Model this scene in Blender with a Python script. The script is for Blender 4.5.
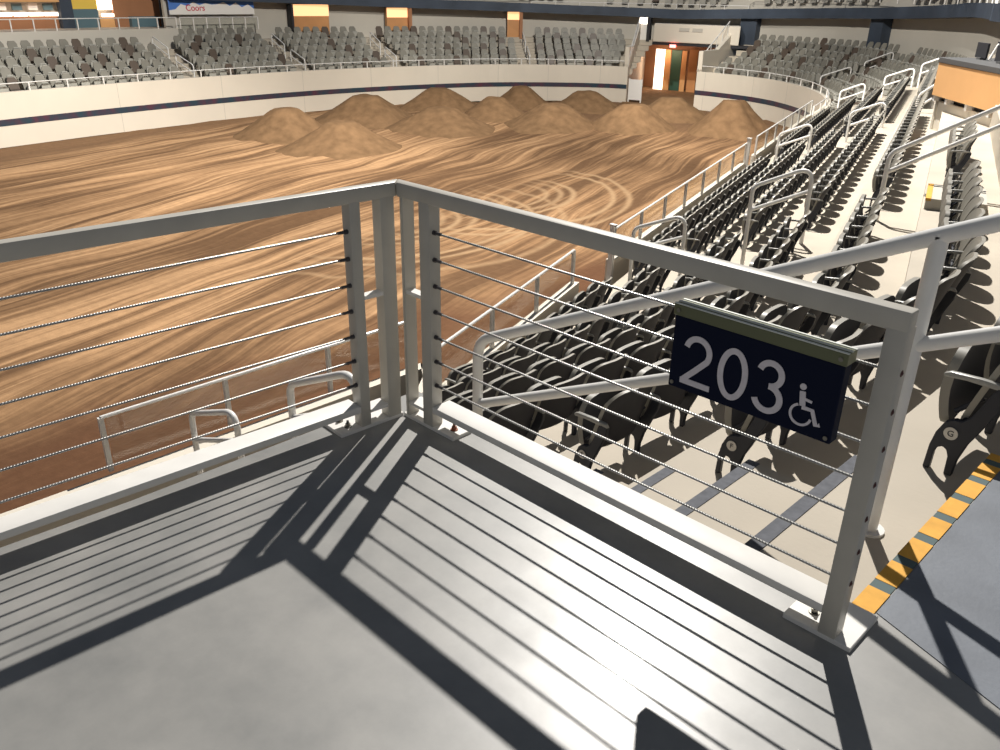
import bpy, bmesh, math, random
from mathutils import Vector, Matrix
random.seed(7)
sc = bpy.context.scene
COL = sc.collection
for o in list(bpy.data.objects):
    bpy.data.objects.remove(o)
PI = math.pi

# ---------------------------------------------------------------- camera
CP = Vector((2.68933, -2.10811, 1.77863))
RR = Vector((0.707498, 0.706511, 0.016987))
RD = Vector((0.307320, -0.285927, -0.907634))
RF = Vector((-0.636397, 0.647370, -0.419418))
cam = bpy.data.cameras.new('camera')
cam.sensor_width = 36.0
cam.sensor_fit = 'HORIZONTAL'
cam.lens = 828.544 / 1000 * 36.0
cam.clip_start = 0.05
cam.clip_end = 300
co = bpy.data.objects.new('camera', cam)
COL.objects.link(co)
m = Matrix(((RR.x, -RD.x, -RF.x, CP.x), (RR.y, -RD.y, -RF.y, CP.y), (RR.z, -RD.z, -RF.z, CP.z), (0, 0, 0, 1)))
co.matrix_world = m
sc.camera = co

# ---------------------------------------------------------------- view + world + big lights
sc.view_settings.view_transform = 'Standard'
sc.view_settings.look = 'None'
sc.view_settings.gamma = 1.0
sc.view_settings.use_curve_mapping = False
sc.view_settings.exposure = 0.22
wd = bpy.data.worlds.new('arena_air')
sc.world = wd
wd.use_nodes = True
bg = wd.node_tree.nodes['Background']
bg.inputs[0].default_value = (0.60, 0.74, 1.0, 1)
bg.inputs[1].default_value = 0.10

# bowl frame: u across towards the far side, v along the seat rows
DV = Vector((-0.3058134, 0.9520915, 0.0))
NU = Vector((-0.9520915, -0.3058134, 0.0))
C0 = Vector((CP.x, CP.y, 0.0))
ROWROT = math.atan2(DV.y, DV.x)


def W(u, v, z=0.0):
    p = C0 + NU * u + DV * v
    return Vector((p.x, p.y, z))


# The bowl beyond the near block was surveyed in units 1/1.226 of the near ones; what is built
# between survey(True) and survey(False) is brought to size about the survey station at the end.
SURVEY = 1.226
_sv = {'on': None, 'all': []}


def survey(on):
    if on:
        _sv['on'] = set(bpy.data.objects)
    else:
        _sv['all'] += [o for o in bpy.data.objects if o not in _sv['on'] and o.parent is None]
        _sv['on'] = None


def UVof(p):
    q = Vector((p[0], p[1], 0)) - C0
    return q.dot(NU), q.dot(DV)


def spot(name, loc, target, power, cone, blend, size, color):
    l = bpy.data.lights.new(name, 'SPOT')
    l.energy = power
    l.spot_size = math.radians(cone)
    l.spot_blend = blend
    l.shadow_soft_size = size
    l.color = color
    o = bpy.data.objects.new(name, l)
    COL.objects.link(o)
    o.location = loc
    o.rotation_euler = (Vector(target) - Vector(loc)).to_track_quat('-Z', 'Y').to_euler()
    return o


KEY = Vector((-10.75, 18.7, 21.5))
spot('catwalk_floodlight', KEY, (-4.0, 9.0, -4.0), 55000, 160, 0.3, 0.17, (1.0, 0.96, 0.90))
survey(True)
spot('arena_floodlight', W(5, 15, 15), W(31, 28, -2), 45000, 66, 1.0, 0.4, (1.0, 0.95, 0.87))
spot('arena_floodlight', W(8, 27, 15), W(21, 49, -1.0), 36000, 66, 1.0, 0.4, (1.0, 0.95, 0.87))
spot('arena_floodlight', W(12, 13, 15), W(-0.9, 18.0, 0.4), 6500, 17, 0.5, 0.4, (1.0, 0.95, 0.87))
spot('arena_floodlight', W(14, 20, 15), W(4, 44, -0.5), 36000, 50, 0.5, 0.4, (1.0, 0.95, 0.87))
survey(False)
# added soft fill from the concourse side, for rail faces the floodlight misses
al = bpy.data.lights.new('concourse_fill_light', 'AREA')
al.shape = 'RECTANGLE'
al.size = 7.0
al.size_y = 1.2
al.energy = 95
al.color = (1.0, 0.95, 0.86)
ao = bpy.data.objects.new('concourse_fill_light', al)
COL.objects.link(ao)
ao.location = (8.0, -7.5, 3.4)
ao.rotation_euler = (Vector((0.6, 0.2, 0.4)) - Vector((8.0, -7.5, 3.4))).to_track_quat('-Z', 'Y').to_euler()


# ---------------------------------------------------------------- materials
def mat(name, col, rough=0.6, metal=0.0, spec=0.5, noise=None, bump=None, emis=None):
    mt = bpy.data.materials.new(name)
    mt.use_nodes = True
    nt = mt.node_tree
    b = nt.nodes['Principled BSDF']
    b.inputs['Base Color'].default_value = (*col, 1)
    b.inputs['Roughness'].default_value = rough
    b.inputs['Metallic'].default_value = metal
    b.inputs['Specular IOR Level'].default_value = spec
    tc = None
    if noise:
        scale, amt = noise
        tc = nt.nodes.new('ShaderNodeTexCoord')
        n = nt.nodes.new('ShaderNodeTexNoise')
        n.inputs['Scale'].default_value = scale
        n.inputs['Detail'].default_value = 6
        r = nt.nodes.new('ShaderNodeValToRGB')
        r.color_ramp.elements[0].position = 0.3
        r.color_ramp.elements[1].position = 0.7
        lo = tuple(max(0, c * (1 - amt)) for c in col)
        hi = tuple(min(1, c * (1 + amt)) for c in col)
        r.color_ramp.elements[0].color = (*lo, 1)
        r.color_ramp.elements[1].color = (*hi, 1)
        nt.links.new(tc.outputs['Object'], n.inputs['Vector'])
        nt.links.new(n.outputs['Fac'], r.inputs['Fac'])
        nt.links.new(r.outputs['Color'], b.inputs['Base Color'])
    if bump:
        scale, st = bump
        tc = tc or nt.nodes.new('ShaderNodeTexCoord')
        n2 = nt.nodes.new('ShaderNodeTexNoise')
        n2.inputs['Scale'].default_value = scale
        n2.inputs['Detail'].default_value = 4
        bp = nt.nodes.new('ShaderNodeBump')
        bp.inputs['Strength'].default_value = st
        bp.inputs['Distance'].default_value = 0.02
        nt.links.new(tc.outputs['Object'], n2.inputs['Vector'])
        nt.links.new(n2.outputs['Fac'], bp.inputs['Height'])
        nt.links.new(bp.outputs['Normal'], b.inputs['Normal'])
    if emis:
        b.inputs['Emission Color'].default_value = (*emis[0], 1)
        b.inputs['Emission Strength'].default_value = emis[1]
    return mt


M = {}
M['rail'] = mat('rail_paint', (0.47, 0.445, 0.39), 0.42, 0, 0.5, (9, 0.05))
M['tube'] = mat('tube_paint', (0.74, 0.73, 0.70), 0.30, 0, 0.5, (6, 0.05))
M['plate'] = mat('plate_paint', (0.72, 0.70, 0.66), 0.5, 0, 0.4, (8, 0.05))
M['bolt'] = mat('bolt_steel', (0.22, 0.21, 0.18), 0.35, 0.8)
M['rust'] = mat('rusty_bolt', (0.22, 0.07, 0.035), 0.6, 0.3)
M['fit'] = mat('fitting_steel', (0.10, 0.095, 0.10), 0.35, 0.7)
M['hole'] = mat('cable_hole', (0.10, 0.045, 0.04), 0.8)
M['cream'] = mat('cream_concrete', (0.46, 0.41, 0.335), 0.75, 0, 0.3, (1.3, 0.07), (40, 0.05))
M['wallc'] = mat('cream_wall', (0.68, 0.62, 0.52), 0.6, 0, 0.3, (0.5, 0.04))
M['wallback'] = mat('concourse_wall', (0.50, 0.47, 0.41), 0.7, 0, 0.3, (0.4, 0.05))
M['landing'] = mat('landing_blue_grey', (0.165, 0.18, 0.205), 0.6, 0, 0.3, (5, 0.12), (60, 0.06))  # darker and bluer tone than the deck around the patch
M['grip'] = mat('grey_nosing', (0.13, 0.135, 0.15), 0.9, 0, 0.2, (30, 0.15))
M['yellow'] = mat('yellow_nosing', (0.72, 0.37, 0.055), 0.7, 0, 0.3, (14, 0.12))
M['gap'] = mat('nosing_gap', (0.10, 0.14, 0.14), 0.8, 0, 0.3)
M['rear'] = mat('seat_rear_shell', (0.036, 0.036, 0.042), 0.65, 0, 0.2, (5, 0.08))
M['shell'] = mat('seat_shell', (0.29, 0.27, 0.225), 0.42, 0, 0.5, (5, 0.08))
M['pan'] = mat('seat_pan', (0.24, 0.225, 0.19), 0.45, 0, 0.5, (5, 0.08))
M['iron'] = mat('seat_iron', (0.020, 0.022, 0.030), 0.5, 0, 0.4)
M['arm'] = mat('arm_cap', (0.28, 0.275, 0.25), 0.35, 0, 0.5)
M['disc'] = mat('letter_plaque', (0.55, 0.52, 0.47), 0.4, 0.2)
M['ink'] = mat('plaque_ink', (0.03, 0.03, 0.03), 0.6)
M['navy'] = mat('sign_navy', (0.005, 0.008, 0.024), 0.7, 0, 0.12)
M['olive'] = mat('sign_header', (0.13, 0.14, 0.075), 0.4, 0.2, 0.5)
M['letter'] = mat('sign_lettering', (0.66, 0.62, 0.65), 0.5, 0, 0.4, (60, 0.06))
M['edge'] = mat('sign_edge', (0.70, 0.72, 0.66), 0.3, 0.1)
M['slate'] = mat('slate_fascia', (0.045, 0.06, 0.085), 0.6, 0, 0.4, (0.8, 0.25))
M['dark'] = mat('dark_void', (0.02, 0.02, 0.024), 0.7)
M['wood'] = mat('wood_panel', (0.72, 0.40, 0.17), 0.5, 0, 0.4, (0.9, 0.06))
M['counter'] = mat('grey_counter', (0.085, 0.085, 0.085), 0.6, 0, 0.4)
M['brown'] = mat('brown_panel', (0.36, 0.17, 0.085), 0.6, 0, 0.3, (1.2, 0.08))
M['teal'] = mat('teal_panel', (0.10, 0.17, 0.20), 0.6)
M['ylw'] = mat('yellow_panel', (0.85, 0.60, 0.10), 0.5)
M['glow'] = mat('lit_counter', (0.9, 0.85, 0.75), 0.5, emis=((1.0, 0.80, 0.62), 3.0))
M['glow_warm'] = mat('warm_light_panel', (0.8, 0.5, 0.3), 0.5, emis=((1.0, 0.50, 0.22), 1.1))
M['red'] = mat('exit_red', (0.6, 0.05, 0.05), 0.5, emis=((1.0, 0.16, 0.14), 6.0))
M['portal'] = mat('portal_wood', (0.55, 0.27, 0.11), 0.5, 0, 0.4, (1.5, 0.1))
M['white'] = mat('white_panel', (0.8, 0.78, 0.74), 0.5)
M['blue'] = mat('banner_blue', (0.07, 0.19, 0.55), 0.6)
M['green'] = mat('green_bin', (0.03, 0.10, 0.07), 0.6)
M['farseat'] = mat('far_seat', (0.19, 0.18, 0.15), 0.5, 0, 0.4, (0.9, 0.2))
M['farseat_lit'] = mat('far_seat_pan_lit', (0.33, 0.32, 0.28), 0.45, 0, 0.5, (0.9, 0.15))  # paler than the backs: light on the tipped pans put into the colour
M['farseat_dark'] = mat('far_seat_dark', (0.085, 0.062, 0.045), 0.5)


def cable_material():
    mt = mat('wire_rope', (0.36, 0.355, 0.34), 0.38, 0.85)
    nt = mt.node_tree
    b = nt.nodes['Principled BSDF']
    tc = nt.nodes.new('ShaderNodeTexCoord')
    w = nt.nodes.new('ShaderNodeTexWave')
    w.bands_direction = 'DIAGONAL'
    w.inputs['Scale'].default_value = 60
    bp = nt.nodes.new('ShaderNodeBump')
    bp.inputs['Strength'].default_value = 0.3
    bp.inputs['Distance'].default_value = 0.003
    nt.links.new(tc.outputs['Object'], w.inputs['Vector'])
    nt.links.new(w.outputs['Fac'], bp.inputs['Height'])
    nt.links.new(bp.outputs['Normal'], b.inputs['Normal'])
    return mt


M['cable'] = cable_material()


def glass_material():
    mt = bpy.data.materials.new('clear_glass')
    mt.use_nodes = True
    nt = mt.node_tree
    nt.nodes.clear()
    out = nt.nodes.new('ShaderNodeOutputMaterial')
    mx = nt.nodes.new('ShaderNodeMixShader')
    t = nt.nodes.new('ShaderNodeBsdfTransparent')
    t.inputs[0].default_value = (0.94, 0.95, 0.94, 1)
    g = nt.nodes.new('ShaderNodeBsdfGlossy')
    g.inputs['Roughness'].default_value = 0.05
    mx.inputs[0].default_value = 0.05
    nt.links.new(t.outputs[0], mx.inputs[1])
    nt.links.new(g.outputs[0], mx.inputs[2])
    nt.links.new(mx.outputs[0], out.inputs[0])
    return mt


M['glass'] = glass_material()


def deck_material():
    mt = mat('polished_concrete', (0.4, 0.4, 0.4), 0.34, 0, 0.42)
    nt = mt.node_tree
    b = nt.nodes['Principled BSDF']
    b.inputs['Coat Weight'].default_value = 0.24
    b.inputs['Coat Roughness'].default_value = 0.17
    tc = nt.nodes.new('ShaderNodeTexCoord')
    n = nt.nodes.new('ShaderNodeTexNoise')
    n.inputs['Scale'].default_value = 2.3
    n.inputs['Detail'].default_value = 9
    n.inputs['Roughness'].default_value = 0.62
    r = nt.nodes.new('ShaderNodeValToRGB')
    r.color_ramp.elements[0].position = 0.3
    r.color_ramp.elements[0].color = (0.20, 0.20, 0.192, 1)
    r.color_ramp.elements[1].position = 0.72
    r.color_ramp.elements[1].color = (0.325, 0.315, 0.295, 1)
    n2 = nt.nodes.new('ShaderNodeTexNoise')
    n2.inputs['Scale'].default_value = 7
    n2.inputs['Detail'].default_value = 8
    rr = nt.nodes.new('ShaderNodeMapRange')
    rr.inputs['To Min'].default_value = 0.34
    rr.inputs['To Max'].default_value = 0.50
    bp = nt.nodes.new('ShaderNodeBump')
    bp.inputs['Strength'].default_value = 0.06
    bp.inputs['Distance'].default_value = 0.01
    nt.links.new(tc.outputs['Object'], n.inputs['Vector'])
    nt.links.new(tc.outputs['Object'], n2.inputs['Vector'])
    nt.links.new(n.outputs['Fac'], r.inputs['Fac'])
    nt.links.new(r.outputs['Color'], b.inputs['Base Color'])
    nt.links.new(n2.outputs['Fac'], rr.inputs['Value'])
    nt.links.new(rr.outputs['Result'], b.inputs['Roughness'])
    nt.links.new(n2.outputs['Fac'], bp.inputs['Height'])
    nt.links.new(bp.outputs['Normal'], b.inputs['Normal'])
    return mt


M['deck'] = deck_material()

DRY = (0.49, 0.295, 0.155)
WET = (0.15, 0.084, 0.044)


def dirt_material():
    mt = mat('raked_dirt', DRY, 0.95, 0, 0.1)
    nt = mt.node_tree
    b = nt.nodes['Principled BSDF']
    L = nt.links.new
    N = nt.nodes.new
    tc = N('ShaderNodeTexCoord')
    # wander of the grader tracks
    nw = N('ShaderNodeTexNoise')
    nw.inputs['Scale'].default_value = 0.11
    nw.inputs['Detail'].default_value = 2
    sb = N('ShaderNodeVectorMath'); sb.operation = 'SUBTRACT'
    sb.inputs[1].default_value = (0.5, 0.5, 0.5)
    ml = N('ShaderNodeVectorMath'); ml.operation = 'MULTIPLY'
    ml.inputs[1].default_value = (2.6, 0, 0)
    ad = N('ShaderNodeVectorMath'); ad.operation = 'ADD'
    L(tc.outputs['Object'], nw.inputs['Vector'])
    L(nw.outputs['Color'], sb.inputs[0])
    L(sb.outputs[0], ml.inputs[0])
    L(tc.outputs['Object'], ad.inputs[0])
    L(ml.outputs[0], ad.inputs[1])

    def streak(sx, sy, detail, seed):
        mp = N('ShaderNodeMapping')
        mp.inputs['Scale'].default_value = (sx, sy, 1)
        mp.inputs['Location'].default_value = (seed, seed * 0.7, 0)
        n = N('ShaderNodeTexNoise')
        n.inputs['Scale'].default_value = 1.0
        n.inputs['Detail'].default_value = detail
        n.inputs['Roughness'].default_value = 0.55
        L(ad.outputs[0], mp.inputs['Vector'])
        L(mp.outputs['Vector'], n.inputs['Vector'])
        return n.outputs['Fac']
    s1 = streak(0.8, 0.035, 3, 3.1)
    s2 = streak(3.6, 0.11, 6, 11.0)
    s3 = streak(9.0, 0.30, 3, 23.0)
    big = N('ShaderNodeTexNoise')
    big.inputs['Scale'].default_value = 0.16
    big.inputs['Detail'].default_value = 2
    L(tc.outputs['Object'], big.inputs['Vector'])
    # circling tyre tracks
    def rings(cu, cv, stops):
        sep = N('ShaderNodeVectorMath'); sep.operation = 'SUBTRACT'
        sep.inputs[1].default_value = (cu, cv, 0)
        L(tc.outputs['Object'], sep.inputs[0])
        flat = N('ShaderNodeVectorMath'); flat.operation = 'MULTIPLY'
        flat.inputs[1].default_value = (1, 0.9, 0)
        L(sep.outputs[0], flat.inputs[0])
        ln = N('ShaderNodeVectorMath'); ln.operation = 'LENGTH'
        L(flat.outputs[0], ln.inputs[0])
        rg = N('ShaderNodeValToRGB')
        rg.color_ramp.interpolation = 'EASE'
        e = rg.color_ramp.elements
        while len(e) > 1:
            e.remove(e[-1])
        e[0].position = 0.0
        e[0].color = (0, 0, 0, 1)
        for r0, vv in stops:
            for dr, k in ((-0.17, 0), (0.0, vv), (0.17, 0)):
                q = e.new((r0 + dr) / 7.0)
                q.color = (k, k, k, 1)
        dv = N('ShaderNodeMath'); dv.operation = 'MULTIPLY'
        dv.inputs[1].default_value = 1 / 7.0
        L(ln.outputs['Value'], dv.inputs[0])
        L(dv.outputs[0], rg.inputs['Fac'])
        # only the side of the circle nearest the seats shows
        sx = N('ShaderNodeSeparateXYZ')
        L(sep.outputs[0], sx.inputs[0])
        sd = N('ShaderNodeMapRange')
        sd.inputs['From Min'].default_value = 0.2
        sd.inputs['From Max'].default_value = -1.8
        L(sx.outputs['X'], sd.inputs['Value'])
        r = N('ShaderNodeMath'); r.operation = 'MULTIPLY'
        L(rg.outputs['Color'], r.inputs[0])
        L(sd.outputs['Result'], r.inputs[1])
        return r
    ra = rings(12.4, 23.4, ((1.9, .9), (2.35, .8), (2.75, 1), (4.0, 1), (4.5, .9)))
    rb = rings(13.3, 19.2, ((1.5, .9), (1.95, 1), (2.4, .8), (3.6, 1), (4.05, .9), (4.9, .6)))
    ring = N('ShaderNodeMath'); ring.operation = 'MAXIMUM'
    L(ra.outputs[0], ring.inputs[0])
    L(rb.outputs[0], ring.inputs[1])

    def mth(op, a, bb):
        x = N('ShaderNodeMath'); x.operation = op
        for i, q in enumerate((a, bb)):
            if isinstance(q, (int, float)):
                x.inputs[i].default_value = q
            else:
                L(q, x.inputs[i])
        return x.outputs[0]
    s = mth('ADD', mth('ADD', mth('MULTIPLY', s1, 0.42), mth('MULTIPLY', s2, 0.48)), mth('MULTIPLY', s3, 0.24))
    s = mth('ADD', s, mth('MULTIPLY', mth('SUBTRACT', big.outputs['Fac'], 0.5), 0.2))
    # the ground worked by the loader, browner towards the right-hand end
    sx3 = N('ShaderNodeSeparateXYZ')
    L(tc.outputs['Object'], sx3.inputs[0])
    ga = N('ShaderNodeMapRange'); ga.interpolation_type = 'SMOOTHSTEP'
    ga.inputs['From Min'].default_value = 20; ga.inputs['From Max'].default_value = 13
    L(sx3.outputs['X'], ga.inputs['Value'])
    gb = N('ShaderNodeMapRange'); gb.interpolation_type = 'SMOOTHSTEP'
    gb.inputs['From Min'].default_value = 12; gb.inputs['From Max'].default_value = 17
    L(sx3.outputs['Y'], gb.inputs['Value'])
    s = mth('SUBTRACT', s, mth('MULTIPLY', mth('MULTIPLY', ga.outputs['Result'], gb.outputs['Result']), 0.055))
    rp = N('ShaderNodeValToRGB')
    rp.color_ramp.elements[0].position = 0.47
    rp.color_ramp.elements[0].color = (*WET, 1)
    rp.color_ramp.elements[1].position = 0.655
    rp.color_ramp.elements[1].color = (*DRY, 1)
    q = rp.color_ramp.elements.new(0.555)
    q.color = (0.29, 0.168, 0.086, 1)
    L(s, rp.inputs['Fac'])
    mx = N('ShaderNodeMixRGB')
    mx.inputs[2].default_value = (0.43, 0.28, 0.155, 1)
    L(mth('MULTIPLY', ring.outputs[0], 0.85), mx.inputs[0])
    L(rp.outputs['Color'], mx.inputs[1])
    # the churned, damp strip along the near wall
    sx2 = N('ShaderNodeSeparateXYZ')
    L(tc.outputs['Object'], sx2.inputs[0])
    nj = N('ShaderNodeTexNoise'); nj.inputs['Scale'].default_value = 0.5; nj.inputs['Detail'].default_value = 4
    L(tc.outputs['Object'], nj.inputs['Vector'])
    edge = mth('ADD', mth('ADD', sx2.outputs['X'], mth('MULTIPLY', mth('SUBTRACT', sx2.outputs['Y'], 8.0), 0.32)), mth('MULTIPLY', nj.outputs['Fac'], 2.5))
    wet = N('ShaderNodeMapRange')
    wet.inputs['From Min'].default_value = 10.6
    wet.inputs['From Max'].default_value = 11.9
    wet.inputs['To Min'].default_value = 0.88
    wet.inputs['To Max'].default_value = 0.0
    L(edge, wet.inputs['Value'])
    mw = N('ShaderNodeMixRGB')
    mw.inputs[2].default_value = (0.125, 0.06, 0.032, 1)
    L(wet.outputs['Result'], mw.inputs[0])
    L(mx.outputs['Color'], mw.inputs[1])
    # grains
    fg = N('ShaderNodeTexNoise'); fg.inputs['Scale'].default_value = 5; fg.inputs['Detail'].default_value = 8
    L(tc.outputs['Object'], fg.inputs['Vector'])
    fr = N('ShaderNodeMapRange'); fr.inputs['To Min'].default_value = 0.78; fr.inputs['To Max'].default_value = 1.22
    L(fg.outputs['Fac'], fr.inputs['Value'])
    mg = N('ShaderNodeMixRGB'); mg.blend_type = 'MULTIPLY'; mg.inputs[0].default_value = 1
    # flat damp margin along the far wall
    e2 = mth('ADD', mth('MAXIMUM', mth('SUBTRACT', sx2.outputs['X'], 29.6), mth('SUBTRACT', sx2.outputs['Y'], 40.0)), mth('MULTIPLY', nj.outputs['Fac'], 2.4))
    far2 = N('ShaderNodeMapRange')
    far2.inputs['From Min'].default_value = 0.6
    far2.inputs['From Max'].default_value = 2.2
    far2.inputs['To Max'].default_value = 0.9
    L(e2, far2.inputs['Value'])
    mf = N('ShaderNodeMixRGB')
    mf.inputs[2].default_value = (0.20, 0.115, 0.062, 1)
    L(far2.outputs['Result'], mf.inputs[0])
    L(mw.outputs['Color'], mf.inputs[1])
    L(mf.outputs['Color'], mg.inputs[1])
    L(fr.outputs['Result'], mg.inputs[2])
    L(mg.outputs['Color'], b.inputs['Base Color'])
    bp = N('ShaderNodeBump')
    bp.inputs['Strength'].default_value = 0.6
    bp.inputs['Distance'].default_value = 0.22
    L(mth('ADD', s, mth('MULTIPLY', ring.outputs[0], 0.2)), bp.inputs['Height'])
    bp2 = N('ShaderNodeBump')
    bp2.inputs['Strength'].default_value = 0.5
    bp2.inputs['Distance'].default_value = 0.05
    L(fg.outputs['Fac'], bp2.inputs['Height'])
    L(bp.outputs['Normal'], bp2.inputs['Normal'])
    L(bp2.outputs['Normal'], b.inputs['Normal'])
    return mt


M['dirt'] = dirt_material()
M['mound'] = mat('mound_dirt', (0.215, 0.128, 0.066), 0.95, 0, 0.1, (2.5, 0.22), (6, 0.9))


def band_material():
    mt = mat('ribbon_band', (0.05, 0.05, 0.06), 0.4)
    nt = mt.node_tree
    b = nt.nodes['Principled BSDF']
    tc = nt.nodes.new('ShaderNodeTexCoord')
    n = nt.nodes.new('ShaderNodeTexNoise')
    n.inputs['Scale'].default_value = 2.2
    n.inputs['Detail'].default_value = 3
    r = nt.nodes.new('ShaderNodeValToRGB')
    e = r.color_ramp.elements
    e[0].position = 0.35; e[0].color = (0.02, 0.05, 0.07, 1)
    e[1].position = 0.7; e[1].color = (0.10, 0.03, 0.05, 1)
    q = e.new(0.5); q.color = (0.045, 0.04, 0.06, 1)
    nt.links.new(tc.outputs['Object'], n.inputs['Vector'])
    nt.links.new(n.outputs['Fac'], r.inputs['Fac'])
    nt.links.new(r.outputs['Color'], b.inputs['Base Color'])
    return mt


M['band'] = band_material()


# ---------------------------------------------------------------- mesh helpers
class MB:
    def __init__(s):
        s.v = []; s.f = []; s.mi = []

    def add(s, vs, fs, mi=0):
        k = len(s.v)
        s.v += [tuple(p) for p in vs]
        s.f += [tuple(i + k for i in f) for f in fs]
        s.mi += [mi] * len(fs)
        return s

    def hexa(s, p, mi=0):      # 8 corners: bottom 4 ccw, top 4 ccw
        return s.add(p, [(3, 2, 1, 0), (4, 5, 6, 7), (0, 1, 5, 4), (1, 2, 6, 5), (2, 3, 7, 6), (3, 0, 4, 7)], mi)

    def box(s, x0, x1, y0, y1, z0, z1, mi=0):
        return s.hexa([(x0, y0, z0), (x1, y0, z0), (x1, y1, z0), (x0, y1, z0), (x0, y0, z1), (x1, y0, z1), (x1, y1, z1), (x0, y1, z1)], mi)

    def tube(s, pts, r, n=10, mi=0, caps=True):
        pts = [Vector(p) for p in pts]
        k = len(pts)
        T = []
        for i in range(k):
            a = pts[max(0, i - 1)]; b = pts[min(k - 1, i + 1)]
            T.append((b - a).normalized())
        up = Vector((0, 0, 1)) if abs(T[0].z) < 0.9 else Vector((1, 0, 0))
        N = (up - T[0] * up.dot(T[0])).normalized()
        vs = []
        for i in range(k):
            N = (N - T[i] * N.dot(T[i])).normalized()
            B = T[i].cross(N)
            for j in range(n):
                a = 2 * PI * j / n
                vs.append(pts[i] + N * (r * math.cos(a)) + B * (r * math.sin(a)))
        fs = []
        for i in range(k - 1):
            for j in range(n):
                fs.append((i * n + j, i * n + (j + 1) % n, (i + 1) * n + (j + 1) % n, (i + 1) * n + j))
        if caps:
            fs.append(tuple(range(n - 1, -1, -1)))
            fs.append(tuple((k - 1) * n + j for j in range(n)))
        return s.add(vs, fs, mi)

    def prism(s, poly, f, t0, t1, mi=0):    # polygon in 2D, f(a,b,t) -> 3D
        n = len(poly)
        vs = [f(a, b, t0) for a, b in poly] + [f(a, b, t1) for a, b in poly]
        fs = [tuple(range(n - 1, -1, -1)), tuple(range(n, 2 * n))]
        for i in range(n):
            fs.append((i, (i + 1) % n, n + (i + 1) % n, n + i))
        return s.add(vs, fs, mi)

    def mesh(s, name, mats, smooth=False, bevel=0.0, seg=2, angle=35):
        me = bpy.data.meshes.new(name)
        me.from_pydata(s.v, [], s.f)
        for q in mats:
            me.materials.append(q)
        for p, i in zip(me.polygons, s.mi):
            p.material_index = i
        bm = bmesh.new()
        bm.from_mesh(me)
        bmesh.ops.recalc_face_normals(bm, faces=bm.faces)
        if bevel > 0:
            ed = [e for e in bm.edges if len(e.link_faces) == 2 and e.calc_face_angle(0) > 0.6]
            bmesh.ops.bevel(bm, geom=ed, offset=bevel, segments=seg, affect='EDGES', profile=0.5)
        if smooth:
            for f in bm.faces:
                f.smooth = True
            for e in bm.edges:
                if len(e.link_faces) == 2 and e.calc_face_angle(0) > math.radians(angle):
                    e.smooth = False
        bm.to_mesh(me)
        bm.free()
        return me

    def obj(s, name, mats, parent=None, smooth=False, bevel=0.0, seg=2, loc=None):
        if not isinstance(mats, (list, tuple)):
            mats = [mats]
        return link(name, s.mesh(name, mats, smooth, bevel, seg), parent, loc)


def link(name, me, parent=None, loc=None):
    o = bpy.data.objects.new(name, me)
    COL.objects.link(o)
    if parent:
        o.parent = parent
        # meshes are authored in world space unless loc is given; undo the parent's own place
        if loc is None:
            q = parent
            mw = Matrix.Identity(4)
            chain = []
            while q:
                chain.append(q)
                q = q.parent
            for q in reversed(chain):
                mw = mw @ (Matrix.Translation(q.location) @ q.rotation_euler.to_matrix().to_4x4())
            inv = mw.inverted()
            if (inv - Matrix.Identity(4)).median_scale is not None:
                if any(abs(inv[i][j] - (1 if i == j else 0)) > 1e-9 for i in range(4) for j in range(4)):
                    me.transform(inv)
    if loc is not None:
        o.location = loc
    return o


def thing(name, label, cat, loc=(0, 0, 0), rz=0, group=None):
    o = bpy.data.objects.new(name, None)
    o.empty_display_size = 0.1
    COL.objects.link(o)
    o.location = loc
    o.rotation_euler = (0, 0, rz)
    return tag(o, label, cat, group)


def tag(o, label, cat, group=None):
    o['label'] = label
    o['category'] = cat
    if group:
        o['group'] = group
    return o


def struct(o):
    o['kind'] = 'structure'
    return o


def fillet(pts, r, n=6):
    pts = [Vector(p) for p in pts]
    out = [pts[0]]
    for i in range(1, len(pts) - 1):
        a, b, c = pts[i - 1], pts[i], pts[i + 1]
        d1 = (a - b).normalized(); d2 = (c - b).normalized()
        ang = d1.angle(d2)
        t = min(r / math.tan(ang / 2), (a - b).length * 0.49, (c - b).length * 0.49)
        p0 = b + d1 * t; p1 = b + d2 * t
        for k in range(n + 1):
            w = k / n
            out.append(p0 * (1 - w) ** 2 + b * 2 * w * (1 - w) + p1 * w * w)
    out.append(pts[-1])
    return out


def text_mesh(name, txt, size, depth, align='CENTER'):
    cu = bpy.data.curves.new(name, 'FONT')
    cu.body = txt
    cu.size = size
    cu.extrude = depth
    cu.align_x = align
    cu.align_y = 'CENTER'
    t = bpy.data.objects.new(name, cu)
    COL.objects.link(t)
    dg = bpy.context.evaluated_depsgraph_get()
    me = bpy.data.meshes.new_from_object(t.evaluated_get(dg))
    bpy.data.objects.remove(t)
    bpy.data.curves.remove(cu)
    me.name = name
    return me


def sm(t):
    t = max(0.0, min(1.0, t))
    return t * t * (3 - 2 * t)


# ---------------------------------------------------------------- bowl layout
ZD = -4.1                      # dirt level
WTOP = -2.07                   # top of the arena wall
DX, DZ = 0.82, 0.46            # row spacing of the far stands
RZ = 0.49                      # rise of the near rows
ZG = -0.18                     # floor of the row lettered G


def zrow(k):
    return ZG - RZ * k


UFAR = {-3: -4.2, -2: -3.23, -1: -2.27, 0: -1.30, 1: -0.34, 2: 0.61, 3: 1.56, 4: 2.53, 5: 3.50, 6: 4.45, 7: 5.4}


def interp(tab, k):
    i = math.floor(k)
    w = k - i
    return tab[i] * (1 - w) + tab[min(7, i + 1)] * w


def nearpt(k):
    """where row line k meets the edge of the near stair aisle"""
    return Vector((1.84 - 1.03 * k, 1.62, 0))


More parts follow.
